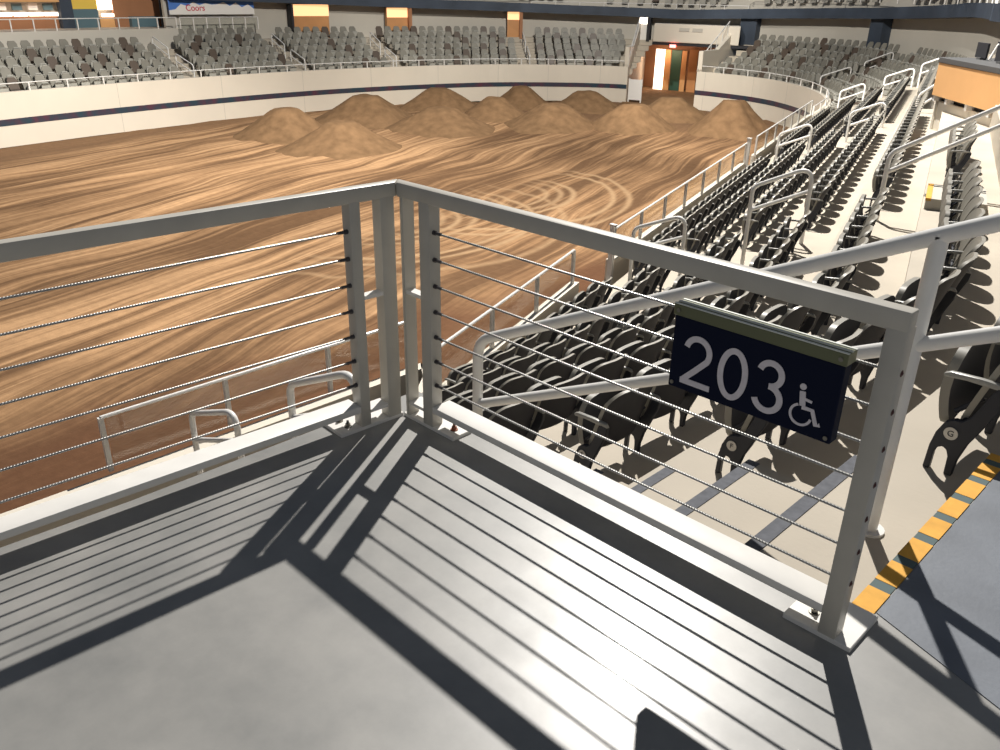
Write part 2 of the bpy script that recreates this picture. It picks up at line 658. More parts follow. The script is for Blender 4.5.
def rowpt(k, t):
    """point on row line k; t runs along the row from the near stair aisle.
    The rows run straight along y past the aisle, then turn with the bowl."""
    Np = nearpt(k)
    if t <= 0:
        return Np + Vector((0, t, 0))
    un, vn = UVof(Np)
    uf = interp(UFAR, k)
    v = vn + t
    x = (un - uf) / 0.3212 - t
    w = 0.9
    g = 0.0 if x < -w else (x if x > w else (x + w) ** 2 / (4 * w))
    return W(uf + 0.3212 * g, v)


def t_at_v(k, v):
    return v - UVof(nearpt(k))[1]


# wall path round the far end, in (u, v)
FARP = [(4.2, 33.0), (4.2, 36.5), (4.7, 40.0), (6.2, 43.8), (8.7, 47.0), (12.6, 48.9), (17.4, 49.4), (21.2, 47.8), (24.4, 45.2),
        (27.4, 40.6), (29.6, 35.6), (31.2, 29.5), (32.3, 22.0), (32.9, 12.0), (33.0, 2.0), (32.6, -8.0)]


def catmull(P, n=8):
    out = []
    for i in range(len(P) - 1):
        p0 = P[max(0, i - 1)]; p1 = P[i]; p2 = P[i + 1]; p3 = P[min(len(P) - 1, i + 2)]
        for k in range(n):
            t = k / n
            out.append(tuple(0.5 * ((2 * p1[a]) + (-p0[a] + p2[a]) * t + (2 * p0[a] - 5 * p1[a] + 4 * p2[a] - p3[a]) * t * t + (-p0[a] + 3 * p1[a] - 3 * p2[a] + p3[a]) * t ** 3) for a in (0, 1)))
    out.append(P[-1])
    return out


FAR = catmull(FARP)


def offs(i, o):
    a = FAR[max(0, i - 1)]; b = FAR[min(len(FAR) - 1, i + 1)]
    dx, dy = b[0] - a[0], b[1] - a[1]
    l = math.hypot(dx, dy)
    # outward normal: path runs anticlockwise seen with u right, v up -> outside on the right-hand side reversed
    nx, ny = -dy / l, dx / l
    return FAR[i][0] + nx * o, FAR[i][1] + ny * o


_cu, _cv = 17.0, 20.0
SGN = 1.0
_t = offs(40, 1.0)
if math.hypot(_t[0] - _cu, _t[1] - _cv) < math.hypot(FAR[40][0] - _cu, FAR[40][1] - _cv):
    SGN = -1.0


def far(i, o, z):
    u, v = offs(i, SGN * o)
    return W(u, v, z)


GATE0 = min(range(len(FAR)), key=lambda i: math.hypot(FAR[i][0] - 12.9, FAR[i][1] - 48.9))
GATE1 = min(range(len(FAR)), key=lambda i: math.hypot(FAR[i][0] - 17.1, FAR[i][1] - 49.4))

# ---------------------------------------------------------------- structure: platform
b = MB()
poly = [(-0.16, 0.21), (-0.16, -1.2), (-0.5, -8.0), (9.0, -8.0), (9.0, 1.62), (2.02, 1.62), (2.02, 0.21)]
b.prism(poly, lambda x, y, t: (x, y, t), -2.3, 0.0)
floor_o = struct(b.obj('floor', M['deck']))

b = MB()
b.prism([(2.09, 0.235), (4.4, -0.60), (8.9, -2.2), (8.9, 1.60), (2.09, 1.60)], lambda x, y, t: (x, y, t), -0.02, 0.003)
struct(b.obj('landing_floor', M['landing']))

# stair tread pieces in the near aisle
b = MB()
NOSE = [2.02, 1.50, 0.985, 0.51, 0.0, -0.515, -1.03, -1.545, -2.06, -2.575, -3.09, -3.605, -4.12, -4.63]
for j in range(1, len(NOSE)):
    z = -0.18 - 0.245 * (j - 1)
    if j % 2 == 0:      # half step blocks
        b.box(NOSE[j], NOSE[j - 1], 0.22, 1.50, z - 0.245, z)
struct(b.obj('stair_half_steps', M['cream'], bevel=0.004, seg=1))
b = MB()
for j in range(1, len(NOSE)):
    z = -0.18 - 0.245 * (j - 1)
    b.box(NOSE[j] - 0.001, NOSE[j] + 0.062, 0.22, 1.50, z - 0.03, z + 0.004)
struct(b.obj('stair_nosing_strips', M['grip']))

# yellow edge of the platform landing, dashed
b = MB()
b.box(2.016, 2.085, 0.22, 1.62, -0.03, 0.003, 1)
y = 0.212
k = 0
while y < 1.60:
    b.box(2.0145, 2.0865, y, min(y + 0.140, 1.62), -0.031, 0.0045, 0)
    y += 0.192
struct(b.obj('yellow_edge_nosing', [M['yellow'], M['gap']]))

# ---------------------------------------------------------------- structure: near terrace
TS = [-8, -4, -2, -1, -0.05] + [i * 0.3 for i in range(0, 27)] + [8.5 + i for i in range(0, 30)]


def strip(b, pa, pb):
    n = len(pa)
    vs = list(pa) + list(pb)
    fs = [(i, i + 1, n + i + 1, n + i) for i in range(n - 1)]
    b.add(vs, fs)


b = MB()
for k in range(6, -3, -1):
    z = zrow(k)
    ts = [t for t in TS]
    A = []; B = []
    for t in ts:
        p = rowpt(k + 0.325, t); A.append((p.x, p.y, z))
        q = rowpt(k - 0.675, t); B.append((q.x, q.y, z))
    if k < 0:
        ok = [i for i, t in enumerate(ts) if t >= 0]
        A = [A[i] for i in ok]; B = [B[i] for i in ok]
    strip(b, A, B)
    strip(b, [(x, y, z - RZ if k < 6 else -5.4) for x, y, zz in A], A)
struct(b.obj('seating_terrace', M['cream'], smooth=False))

# ---------------------------------------------------------------- arena walls near
survey(True)
def wall_run(name, pts, ztop, zbot=ZD, th=0.13, cap=True, band=False):
    """pts: world xy of the arena-side face; thickness goes to the side of the seats"""
    b = MB()
    n = len(pts)
    inn = []
    for i, p in enumerate(pts):
        a = pts[max(0, i - 1)]; c = pts[min(n - 1, i + 1)]
        d = (Vector((c[0], c[1], 0)) - Vector((a[0], a[1], 0))).normalized()
        inn.append(Vector((p[0], p[1], 0)) + Vector((d.y, -d.x, 0)) * th)
    for i in range(n - 1):
        p, q = pts[i], pts[i + 1]
        r, s = inn[i], inn[i + 1]
        b.hexa([(p[0], p[1], zbot), (q[0], q[1], zbot), (s.x, s.y, zbot), (r.x, r.y, zbot),
                (p[0], p[1], ztop), (q[0], q[1], ztop), (s.x, s.y, ztop), (r.x, r.y, ztop)])
    return struct(b.obj(name, M['wallc']))


def wpts(u, v0, v1, n=2):
    return [tuple(W(u, v0 + (v1 - v0) * i / (n - 1))[:2]) for i in range(n)]


wall_run('wall_near', [tuple(W(4.18, 6.6)[:2]), tuple(W(4.34, 10.9)[:2])], WTOP)
wall_run('wall_near', wpts(4.28, 12.2, 21.9), WTOP)
wall_run('wall_near', wpts(4.28, 23.2, 33.0), WTOP)
wall_run('wall_near', wpts(4.28, 10.9, 12.2), -2.42)
wall_run('wall_near', wpts(4.28, 21.9, 23.2), -2.42)
wall_run('wall_near', [(-4.0, -8.0), (-4.0, 3.4), tuple(W(4.18, 6.6)[:2])], WTOP)

# far wall in two runs either side of the gate
def far_wall(i0, i1, nm):
    b = MB()
    b2 = MB()
    for i in range(i0, i1):
        for bb, o0, o1, z0, z1 in ((b, 0.0, 0.22, ZD, WTOP), (b2, -0.012, 0.0, -3.30, -3.06)):
            p = [far(i, o0, z0), far(i + 1, o0, z0), far(i + 1, o1, z0), far(i, o1, z0),
                 far(i, o0, z1), far(i + 1, o0, z1), far(i + 1, o1, z1), far(i, o1, z1)]
            bb.hexa(p)
    w = struct(b.obj(nm, M['wallc'], smooth=True))
    s = b2.obj('ribbon_band', M['band'], w)
    # panel joints
    j = MB()
    for i in range(i0 + 3, i1, 6):
        p = far(i, -0.006, ZD); q = far(i, 0.0, ZD)
        d = (far(i + 1, 0, 0) - far(i, 0, 0)).normalized() * 0.02
        j.hexa([p, p + d, q + d, q] + [v + Vector((0, 0, WTOP - ZD)) for v in (p, p + d, q + d, q)])
    j.obj('panel_joint', M['wallback'], w)
    return w


far_wall(0, GATE0, 'wall_end')
far_wall(GATE1, len(FAR) - 1, 'wall_far')

# far terrace (risers and treads)
# concourse wall behind the far seats, from the gate round to the left, and the slate fascia above it
CONC = min(range(len(FAR)), key=lambda i: math.hypot(FAR[i][0] - 30.8, FAR[i][1] - 31.7))   # left of here the concourse is open
FL = [0]
for i in range(1, len(FAR)):
    FL.append(FL[-1] + math.hypot(FAR[i][0] - FAR[i - 1][0], FAR[i][1] - FAR[i - 1][1]))


def fz(i):
    # the underside of the upper deck rises gently towards the left end
    d = FL[i] - 22.9
    return min(1.2, 0.46 + (d * 0.030 if d > 0 else -d * 0.046))


b = MB()
NROW = 6
DZF = 0.285


def nrow(i):
    return 6 if i < CONC else 5


for i in range(len(FAR) - 1):
    if GATE0 <= i < GATE1:
        continue
    n = nrow(i)
    for k in range(n + 1):
        z = -2.53 + DZF * k
        o0 = 0.22 if k == 0 else 0.18 + DX * k
        o1 = 0.18 + DX * (k + 1) if k < n else (6.4 if i < CONC else 9.6)
        b.add([far(i, o0, z), far(i + 1, o0, z), far(i + 1, o1, z), far(i, o1, z)], [(0, 1, 2, 3)])
        if k:
            b.add([far(i, o0, z - DZF), far(i + 1, o0, z - DZF), far(i + 1, o0, z), far(i, o0, z)], [(0, 1, 2, 3)])
struct(b.obj('seating_terrace', M['cream']))

b = MB(); f = MB(); g = MB()
for i in range(len(FAR) - 1):
    if i < CONC:
        za, zc = fz(i), fz(i + 1)
        def run(bb, o0, o1, h0, h1, fix=None):
            p0 = za + h0 if fix is None else fix
            p1 = zc + h0 if fix is None else fix
            bb.hexa([far(i, o0, p0), far(i + 1, o0, p1), far(i + 1, o1, p1), far(i, o1, p0),
                     far(i, o0, za + h1), far(i + 1, o0, zc + h1), far(i + 1, o1, zc + h1), far(i, o1, za + h1)])
        run(b, 5.9, 6.1, 0, 0.1, -0.9)
        run(f, 5.0, 6.1, 0, 0.52)
        for k in range(4):
            run(g, 5.2 + .8 * k, 6.1 + .8 * k, 0.10 + .42 * k, 0.52 + .42 * k)
    else:
        o = 4.75
        b.hexa([far(i, o, -1.3), far(i + 1, o, -1.3), far(i + 1, o + .2, -1.3), far(i, o + .2, -1.3),
                far(i, o, -.16), far(i + 1, o, -.16), far(i + 1, o + .2, -.16), far(i, o + .2, -.16)])
        g.hexa([far(i, o + .2, -0.4), far(i + 1, o + .2, -0.4), far(i + 1, 9.6, -0.4), far(i, 9.6, -0.4),
                far(i, o + .2, -.2), far(i + 1, o + .2, -.2), far(i + 1, 9.6, -.2), far(i, 9.6, -.2)])
struct(b.obj('wall_concourse', M['wallback'], smooth=True))
struct(f.obj('trim_fascia', M['slate'], smooth=True))
struct(g.obj('upper_terrace', M['wallback']))

# ---------------------------------------------------------------- dirt floor
b = MB()
nu, nv = 96, 190
vs = []
rnd = random.Random(3)
from mathutils import noise as mn
for i in range(nu + 1):
    for j in range(nv + 1):
        u = 2.5 + 33.0 * i / nu
        v = -10 + 66.0 * j / nv
        z = 0.10 * (mn.noise((u * 1.3 + 0.8 * mn.noise((u * .1, v * .1, 0)), v * 0.09, 1.7))) + 0.05 * mn.noise((u * 2.6, v * 0.25, 4.0))
        vs.append((u, v, z))
fs = [(i * (nv + 1) + j, (i + 1) * (nv + 1) + j, (i + 1) * (nv + 1) + j + 1, i * (nv + 1) + j + 1) for i in range(nu) for j in range(nv)]
b.add(vs, fs)
me = b.mesh('dirt_floor', [M['dirt']], smooth=True)
dirt = bpy.data.objects.new('dirt_floor', me)
COL.objects.link(dirt)
# local x = u, local y = v
Mx = Matrix(((NU.x, DV.x, 0, C0.x), (NU.y, DV.y, 0, C0.y), (0, 0, 1, ZD), (0, 0, 0, 1)))
dirt.matrix_world = Mx
struct(dirt)

# mounds
MOUNDS = [((-30.2, 17.9), 4.6, 1.15, 'brown dirt mound furthest left along the cream wall', 1.0),
          ((-26.3, 17.9), 5.0, 1.0, 'brown dirt mound in front of the leftmost mound', 1.1),
          ((-32.0, 23.4), 5.6, 1.15, 'broad dirt mound by the far wall, second from the left at the wall', 1.0),
          ((-33.6, 29.6), 4.8, 1.0, 'flat-topped dirt mound closest to the curve of the far wall', 1.0),
          ((-27.8, 24.6), 5.0, 0.92, 'low wide dirt mound in front of the flat-topped mound', 1.15),
          ((-31.2, 33.6), 3.8, 1.05, 'pointed dirt mound against the far wall, middle of the back row', 1.0),
          ((-29.0, 29.4), 4.4, 0.95, 'small dirt mound in the middle of the group', 1.0),
          ((-28.2, 35.7), 4.6, 0.95, 'pale dirt mound left of the lit gate by the wall', 1.0),
          ((-24.9, 29.4), 4.8, 1.0, 'ridge shaped dirt mound in front of the pale mound', 1.25),
          ((-21.9, 31.8), 4.6, 1.1, 'pale dirt mound just in front of the gate mound', 1.0),
          ((-22.8, 36.2), 4.6, 1.05, 'reddish lit dirt mound right below the tunnel gate', 1.0),
          ((-18.2, 34.4), 4.4, 1.45, 'tall steep dirt mound at the right end of the group', 1.0)]
for idx, ((x, y), w, h, lab, st) in enumerate(MOUNDS):
    b = MB()
    nr, na = 14, 40
    vs = [(0, 0, h)]
    seed = idx * 5.3
    for i in range(1, nr + 1):
        q = i / nr
        for j in range(na):
            a = 2 * PI * j / na
            irr = 1 + 0.22 * mn.noise((math.cos(a) * 1.2 + seed, math.sin(a) * 1.2, 0.3))
            rad = q * w * 0.53 * irr
            topw = 0.22 + 0.06 * mn.noise((seed, 1.0, math.cos(a)))
            prof = 1.0 if q < topw else max(0, (1 - (q - topw) / (1 - topw))) ** 1.22
            z = h * prof + 0.07 * mn.noise((math.cos(a) * rad * 1.5 + seed, math.sin(a) * rad * 1.5, 2)) * (1 - q) - 0.12 * q
            vs.append((rad * math.cos(a) * st, rad * math.sin(a), z))
    fs = [(0, 1 + j, 1 + (j + 1) % na) for j in range(na)]
    for i in range(nr - 1):
        for j in range(na):
            p = 1 + i * na
            fs.append((p + j, p + na + j, p + na + (j + 1) % na, p + (j + 1) % na))
    b.add(vs, fs)
    o = b.obj('dirt_mound', M['mound'], None, smooth=True, loc=(x, y, ZD + 0.03))
    o.rotation_euler = (0, 0, ROWROT + 0.4 * idx)
    tag(o, lab, 'dirt pile', 'dirt mounds on the arena floor')


survey(False)

# ---------------------------------------------------------------- guard rails of the platform
LA = -1.61964506
LD = Vector((math.cos(LA), math.sin(LA), 0))
LQ = Vector((LD.y, -LD.x, 0))       # toward the arena
if LQ.x > 0:
    LQ = -LQ
HR = 1.07


def guardrail(name, label, S, Q, length, posts, bars, plates, endpost):
    t = thing(name, label, 'railing')
    P = lambda s, q, z: S * s + Q * q + Vector((0, 0, z))

    def bx(s0, s1, q0, q1, z0, z1):
        bb = MB()
        bb.hexa([P(s0, q0, z0), P(s1, q0, z0), P(s1, q1, z0), P(s0, q1, z0), P(s0, q0, z1), P(s1, q0, z1), P(s1, q1, z1), P(s0, q1, z1)])
        return bb
    # mitred top rail
    bb = MB()
    z0, z1 = HR - 0.06, HR
    e = length
    bb.hexa([P(0.001, 0, z0), P(e, 0, z0), P(e, 0.05, z0), P(-0.048, 0.05, z0), P(0.001, 0, z1), P(e, 0, z1), P(e, 0.05, z1), P(-0.048, 0.05, z1)])
    bb.obj('top_rail', M['rail'], t, smooth=True, bevel=0.006)
    po = []
    for s0, s1 in posts:
        po.append(bx(s0, s1, 0.0, 0.06, 0.014, HR - 0.05).obj('post', M['rail'], t, smooth=True, bevel=0.004))
    for s0, s1 in bars:
        bx(s0, s1, 0.0, 0.06, 0.014, HR - 0.055).obj('post', M['rail'], t, smooth=True, bevel=0.002)
    # little cross plates tying the corner bar to the first post
    s0, s1 = bars[0][1], posts[0][0]
    bx(s0 - 0.002, s1 + 0.002, 0.004, 0.046, 0.60, 0.616).obj('cross_plate', M['plate'], t)
    bx(s0 - 0.002, s1 + 0.002, 0.004, 0.075, 0.07, 0.085).obj('cross_plate', M['plate'], t)
    # kick plate
    ks0 = posts[0][1]
    ks1 = posts[1][0]
    bx(ks0 - 0.001, ks1 + 0.001, 0.0, 0.102, 0.086, 0.117).obj('kick_plate', M['plate'], t, smooth=True, bevel=0.003)
    # cables
    for i in range(7):
        z = 0.215 + 0.1135 * i
        q = 0.025
        cb = MB()
        cb.tube([P(ks0, q, z), P((ks0 + ks1) / 2, q, z - 0.002), P(ks1, q, z)], 0.0046, 8)
        cb.obj('cable', M['cable'], t, smooth=True)
        fb = MB()
        fb.tube([P(ks0 - 0.001, q, z), P(ks0 + 0.012, q, z)], 0.010, 10)
        fb.tube([P(ks0 + 0.012, q, z), P(ks0 + 0.045, q, z)], 0.0066, 10)
        fb.obj('cable_fitting', M['fit'], po[0], smooth=True)
        if endpost:
            fb = MB()
            fb.tube([P(posts[1][1] - 0.002, q, z), P(posts[1][1] + 0.0012, q, z)], 0.0095, 14)
            fb.tube([P(posts[1][1] + 0.001, q, z), P(posts[1][1] + 0.004, q, z)], 0.0045, 10)
            fb.obj('cable_socket', M['hole'], po[1], smooth=True)
    for s0, s1, q0, q1, bolts in plates:
        pl = bx(s0, s1, q0, q1, -0.002, 0.016).obj('base_plate', M['plate'], t, bevel=0.002, seg=1)
        for s, q, mm in bolts:
            c = P(s, q, 0.016)
            k = MB()
            k.tube([c, c + Vector((0, 0, 0.004))], 0.017, 16)
            k.tube([c + Vector((0, 0, 0.004)), c + Vector((0, 0, 0.017))], 0.0115, 6)
            k.tube([c + Vector((0, 0, 0.017)), c + Vector((0, 0, 0.03))], 0.006, 8)
            k.obj('anchor_bolt', M[mm], pl, smooth=True)
    return t


guardrail('guardrail', 'painted steel cable guardrail on the right, carrying the dark section sign', Vector((1, 0, 0)), Vector((0, 1, 0)), 2.056,
          [(0.139, 0.203), (2.0, 2.056)], [(0.020, 0.040)],
          [(0.0, 0.338, 0.0, 0.112, [(0.285, 0.055, 'rust')]), (1.888, 2.106, 0.0, 0.207, [(1.955, 0.075, 'bolt'), ])], True)
guardrail('guardrail', 'painted steel cable guardrail on the left, overlooking the raked dirt', LD, LQ, 3.3,
          [(0.176, 0.226), (3.1, 3.16)], [(0.012, 0.080)],
          [(0.0, 0.334, 0.0, 0.157, [(0.272, 0.045, 'bolt'), (0.272, 0.115, 'bolt')]), (3.0, 3.2, 0, .2, [])], False)

# ---------------------------------------------------------------- section sign
sg = thing('section_sign', 'dark navy sign reading 203 with a wheelchair symbol, on the right guardrail', 'sign', (1.68, -0.02, 0.665))
b = MB(); b.box(1.410, 1.940, -0.052, -0.006, 0.665, 0.905)
b.obj('sign_panel', M['navy'], sg, bevel=0.004)
b = MB(); b.box(1.406, 1.945, -0.058, -0.002, 0.902, 0.938)
hd = b.obj('sign_header', M['olive'], sg, bevel=0.002, seg=1)
b = MB(); b.box(1.406, 1.945, -0.058, -0.050, 0.938, 0.9405); b.box(1.406, 1.945, -0.036, -0.028, 0.938, 0.9405); b.box(1.406, 1.945, -0.012, -0.004, 0.938, 0.9405)
b.obj('header_edge', M['edge'], hd)
for x, z in ((1.424, 0.681), (1.926, 0.681), (1.424, 0.920), (1.927, 0.920)):
    b = MB(); yy = -0.052 if z < .9 else -0.058
    b.tube([(x, yy, z), (x, yy - 0.003, z)], 0.0065, 12)
    b.obj('screw', M['bolt'], sg, smooth=True)


SK = [0]


def stroke(pts, w, y0, y1, bb):
    SK[0] += 1
    y1 -= 0.00035 * (SK[0] % 3)
    """flat ribbon lettering: pts in (x,z)"""
    n = len(pts)
    L = []; R = []
    for i in range(n):
        a = Vector(pts[max(0, i - 1)]); c = Vector(pts[min(n - 1, i + 1)])
        d = (c - a).normalized()
        nn = Vector((-d.y, d.x)) * w / 2
        p = Vector(pts[i])
        L.append(p + nn); R.append(p - nn)
    for i in range(n - 1):
        q = [L[i], L[i + 1], R[i + 1], R[i]]
        bb.hexa([(p.x, y0, p.y) for p in q] + [(p.x, y1, p.y) for p in q])


def arc(cx, cz, rx, rz, a0, a1, n=20):
    return [(cx + rx * math.cos(math.radians(a0 + (a1 - a0) * i / n)), cz + rz * math.sin(math.radians(a0 + (a1 - a0) * i / n))) for i in range(n + 1)]


SW = 0.0185
y0, y1 = -0.0525, -0.0545
zb, zt = 0.690, 0.855
# 2
b = MB()
cx, cz, rx, rz = 1.503, zt - SW / 2 - 0.042, 0.040, 0.042
pts = arc(cx, cz, rx, rz, 168, -32, 22) + [(1.500, zb + 0.052), (1.462, zb + SW / 2 + 0.004)]
stroke(pts, SW, y0, y1, b)
stroke([(1.452, zb + SW / 2), (1.556, zb + SW / 2)], SW, y0, y1, b)
b.obj('digit', M['letter'], sg)
# 0
b = MB()
stroke(arc(1.625, (zb + zt) / 2, 0.040, (zt - zb - SW) / 2, 0, 360, 48), SW, y0, y1, b)
b.obj('digit', M['letter'], sg)
# 3
b = MB()
stroke(arc(1.741, zt - SW / 2 - 0.035, 0.034, 0.035, 165, -90, 24), SW, y0, y1, b)
stroke(arc(1.741, zb + SW / 2 + 0.0385, 0.039, 0.0385, 90, -165, 26), SW, y0, y1, b)
b.obj('digit', M['letter'], sg)
# wheelchair symbol
b = MB()
stroke(arc(1.846, 0.7245, 0.0305, 0.0305, 112, 350, 26), 0.0075, y0, y1, b)
b.tube([(1.840, y0, 0.8085), (1.840, y1 - 0.0004, 0.8085)], 0.0095, 16)
stroke([(1.841, 0.795), (1.847, 0.752)], 0.017, y0, y1, b)
stroke([(1.846, 0.748), (1.877, 0.748), (1.893, 0.708), (1.904, 0.713)], 0.012, y0, y1, b)
stroke([(1.845, 0.775), (1.872, 0.771)], 0.008, y0, y1, b)
b.obj('wheelchair_symbol', M['letter'], sg)

# ---------------------------------------------------------------- handrails
def handrail(label, A, B, zleg, low, posts, r=0.031, group=None, outdrop=None, loc=None):
    """A: foot end (bend), B: top end. A leg goes straight down from A."""
    A = Vector(A); B = Vector(B)
    t = thing('stair_handrail', label, 'handrail', (A.x, A.y, zleg), 0, group)
    b = MB()
    pts = [Vector((A.x, A.y, zleg)), A, B]
    b.tube(fillet(pts, 0.17, 8), r, 14)
    b.obj('rail_tube', M['tube'], t, smooth=True)
    d = (B - A)
    b = MB()
    lo = Vector((0, 0, -low))
    b.tube([A + lo + d * 0.0, B + lo], r * 0.92, 12)
    b.obj('lower_rail', M['tube'], t, smooth=True)
    for f, zb_ in posts:
        p = A + d * f
        b = MB()
        b.tube([(p.x, p.y, zb_), (p.x, p.y, p.z)], r, 14)
        b.tube([(p.x, p.y, zb_), (p.x, p.y, zb_ + 0.012)], r * 1.9, 16)
        b.obj('post', M['tube'], t, smooth=True)
    return t


handrail('long white stair handrail running up behind the section sign', (-0.50, 0.95, -0.045), (3.4, 0.95, 1.80), -1.225, 0.41,
         [((1.80 + .5) / 3.9, -0.18), ((3.2 + .5) / 3.9, -0.01)])


def hoop(label, P0, P1, z0, z1, zb0, zb1, r=0.026, lowbar=0.3, group='hoop rails on the stair aisles'):
    t = thing('hoop_rail', label, 'handrail', (P0[0], P0[1], zb0), 0, group)
    b = MB()
    pts = [(P0[0], P0[1], zb0), (P0[0], P0[1], z0), (P1[0], P1[1], z1), (P1[0], P1[1], zb1)]
    b.tube(fillet(pts, 0.14, 7), r, 12)
    b.obj('hoop_tube', M['tube'], t, smooth=True)
    b = MB()
    b.tube([(P0[0], P0[1], z0 - lowbar), (P1[0], P1[1], z1 - lowbar)], r * 0.9, 10)
    b.obj('cross_bar', M['tube'], t, smooth=True)
    return t


hoop('grey hoop rail just beyond the left guardrail corner', (-2.66, 0.95), (-1.74, 0.95), -1.08, -0.66, -2.2, -1.72, 0.03)
hoop('grey hoop rail lower down, left of the corner hoop', (-4.62, 0.95), (-3.66, 0.95), -2.08, -1.70, -3.19, -2.7, 0.03)

# second, third and fourth aisles
survey(True)


def W2(u, v):
    p = W(u, v)
    return (p.x, p.y)


V2 = 10.75
q0 = W(0.42, V2); q1 = W(-1.7, V2)
handrail('white stair handrail of the second aisle, crossing the upper right seats', (q0.x, q0.y, 0.17), (q1.x, q1.y, 1.42), -0.69, 0.22, [(0.62, 0.23)], 0.027)
hoop('white hoop rail midway up the second aisle', W2(1.90, V2), W2(1.22, V2), -0.38, -0.06, -1.55, -1.15)
hoop('white hoop rail at the foot of the second aisle', W2(3.40, V2), W2(2.70, V2), -1.12, -0.84, -2.3, -1.9)
V3 = 22.4
q0 = W(0.52, V3); q1 = W(0.24, V3)
handrail('short white stair handrail of the third aisle, left of the wood booth', (q0.x, q0.y, -0.22), (q1.x, q1.y, 0.02), -0.9, 0.3, [], 0.03)
hoop('white hoop rail midway up the third aisle', W2(1.92, V3), W2(1.18, V3), -0.72, -0.40, -1.7, -1.3, 0.03)
hoop('white hoop rail at the foot of the third aisle', W2(3.5, V3), W2(2.75, V3), -1.35, -1.02, -2.3, -1.9, 0.03)
V4 = 34.0
hoop('white hoop rail midway up the fourth aisle', W2(2.0, V4), W2(1.1, V4), -0.72, -0.36, -1.6, -1.2, 0.03)
hoop('white hoop rail high on the fourth aisle', W2(0.9, V4), W2(0.2, V4), -0.25, 0.05, -1.1, -0.7, 0.03)
hoop('white hoop rail low on the fourth aisle', W2(3.4, V4), W2(2.6, V4), -1.3, -0.95, -2.2, -1.8, 0.03)

# half-step blocks in the second and third aisles
b = MB()
p = [W(-0.62, 9.75, -0.275), W(-0.05, 9.75, -0.275), W(-0.05, 10.6, -0.275), W(-0.62, 10.6, -0.275)]
b.hexa(p + [q + Vector((0, 0, 0.17)) for q in p])
hb = struct(b.obj('stair_half_steps', M['wallback']))
b = MB()
p = [W(-0.10, 9.75, -0.13), W(-0.045, 9.75, -0.13), W(-0.045, 10.6, -0.13), W(-0.10, 10.6, -0.13)]
b.hexa(p + [q + Vector((0, 0, 0.029)) for q in p])
b.obj('yellow_edge_nosing', M['yellow'], hb)

# ---------------------------------------------------------------- glass rails over the arena wall
def glass_rail(label, pts, z0, h, group=None, step=1.35, glass=True, r=0.018):
    t = thing('glass_railing' if glass else 'wall_railing', label, 'railing', (pts[0][0], pts[0][1], z0), 0, group)
    P = [Vector((p[0], p[1], 0)) for p in pts]
    # resample
    L = [0]
    for i in range(1, len(P)):
        L.append(L[-1] + (P[i] - P[i - 1]).length)

    def at(s):
        for i in range(1, len(P)):
            if s <= L[i] + 1e-6:
                w = (s - L[i - 1]) / (L[i] - L[i - 1])
                return P[i - 1].lerp(P[i], w)
        return P[-1]
    n = max(1, int(round(L[-1] / step)))
    q = [at(L[-1] * i / n) for i in range(n + 1)]
    b = MB()
    b.tube([Vector((p.x, p.y, z0 + h)) for p in q], r, 8)
    b.obj('top_rail', M['tube'], t, smooth=True)
    for p in q:
        b = MB()
        b.box(p.x - r * 1.15, p.x + r * 1.15, p.y - r * 1.15, p.y + r * 1.15, z0 - 0.02, z0 + h)
        b.obj('post', M['plate'], t)
    if glass:
        for i in range(n):
            a, c = q[i], q[i + 1]
            d = (c - a).normalized() * 0.04
            nn = Vector((-d.y, d.x, 0)).normalized() * 0.006
            a = a + d; c = c - d
            b = MB()
            b.hexa([(a - nn).to_3d() + Vector((0, 0, z0 + .03)), c - nn + Vector((0, 0, z0 + .03)), c + nn + Vector((0, 0, z0 + .03)), a + nn + Vector((0, 0, z0 + .03)),
                    a - nn + Vector((0, 0, z0 + h - .02)), c - nn + Vector((0, 0, z0 + h - .02)), c + nn + Vector((0, 0, z0 + h - .02)), a + nn + Vector((0, 0, z0 + h - .02))])
            b.obj('glass_pane', M['glass'], t)
    return t


glass_rail('glass railing on the front wall seen through the left guardrail', [(-4.10, -0.05), (-4.10, 3.4)], WTOP, 0.5, None, 1.2)
glass_rail('glass railing on the front wall below the corner of the platform', [tuple(W(4.12, 6.7)[:2]), tuple(W(4.28, 10.8)[:2])], WTOP, 0.5, None, 1.3)
glass_rail('glass railing on the front wall between the second and third aisles', wpts(4.18, 12.2, 21.9), WTOP, 0.5, None, 1.4)
glass_rail('glass railing on the front wall beyond the third aisle', wpts(4.18, 23.2, 33.0), WTOP, 0.5, None, 1.4)
glass_rail('grey railing along the top of the wall right of the gate', [tuple(far(i, 0.1, 0)[:2]) for i in range(0, GATE0 + 1)], WTOP, 0.30, None, 1.6, False, 0.022)
glass_rail('grey railing along the top of the far wall left of the gate', [tuple(far(i, 0.1, 0)[:2]) for i in range(GATE1, len(FAR))], WTOP, 0.30, None, 1.6, False, 0.022)
for q0_, q1_, nm_ in ((0, GATE0, 'right end'), (GATE0, GATE1 + 10, 'middle'), (GATE1 + 10, CONC - 2, 'left end')):
    glass_rail(f'white railing at the front of the upper deck, {nm_}', [tuple(far(i, 5.1, 0)[:2]) for i in range(q0_, q1_ + 1)], fz((q0_ + q1_) // 2) + .52, 0.26, None, 1.5, False, 0.02)
glass_rail('white railing before the open concourse at upper left', [tuple(far(i, 4.85, 0)[:2]) for i in range(CONC, len(FAR))], -0.16, 0.5, None, 1.0, False, 0.022)

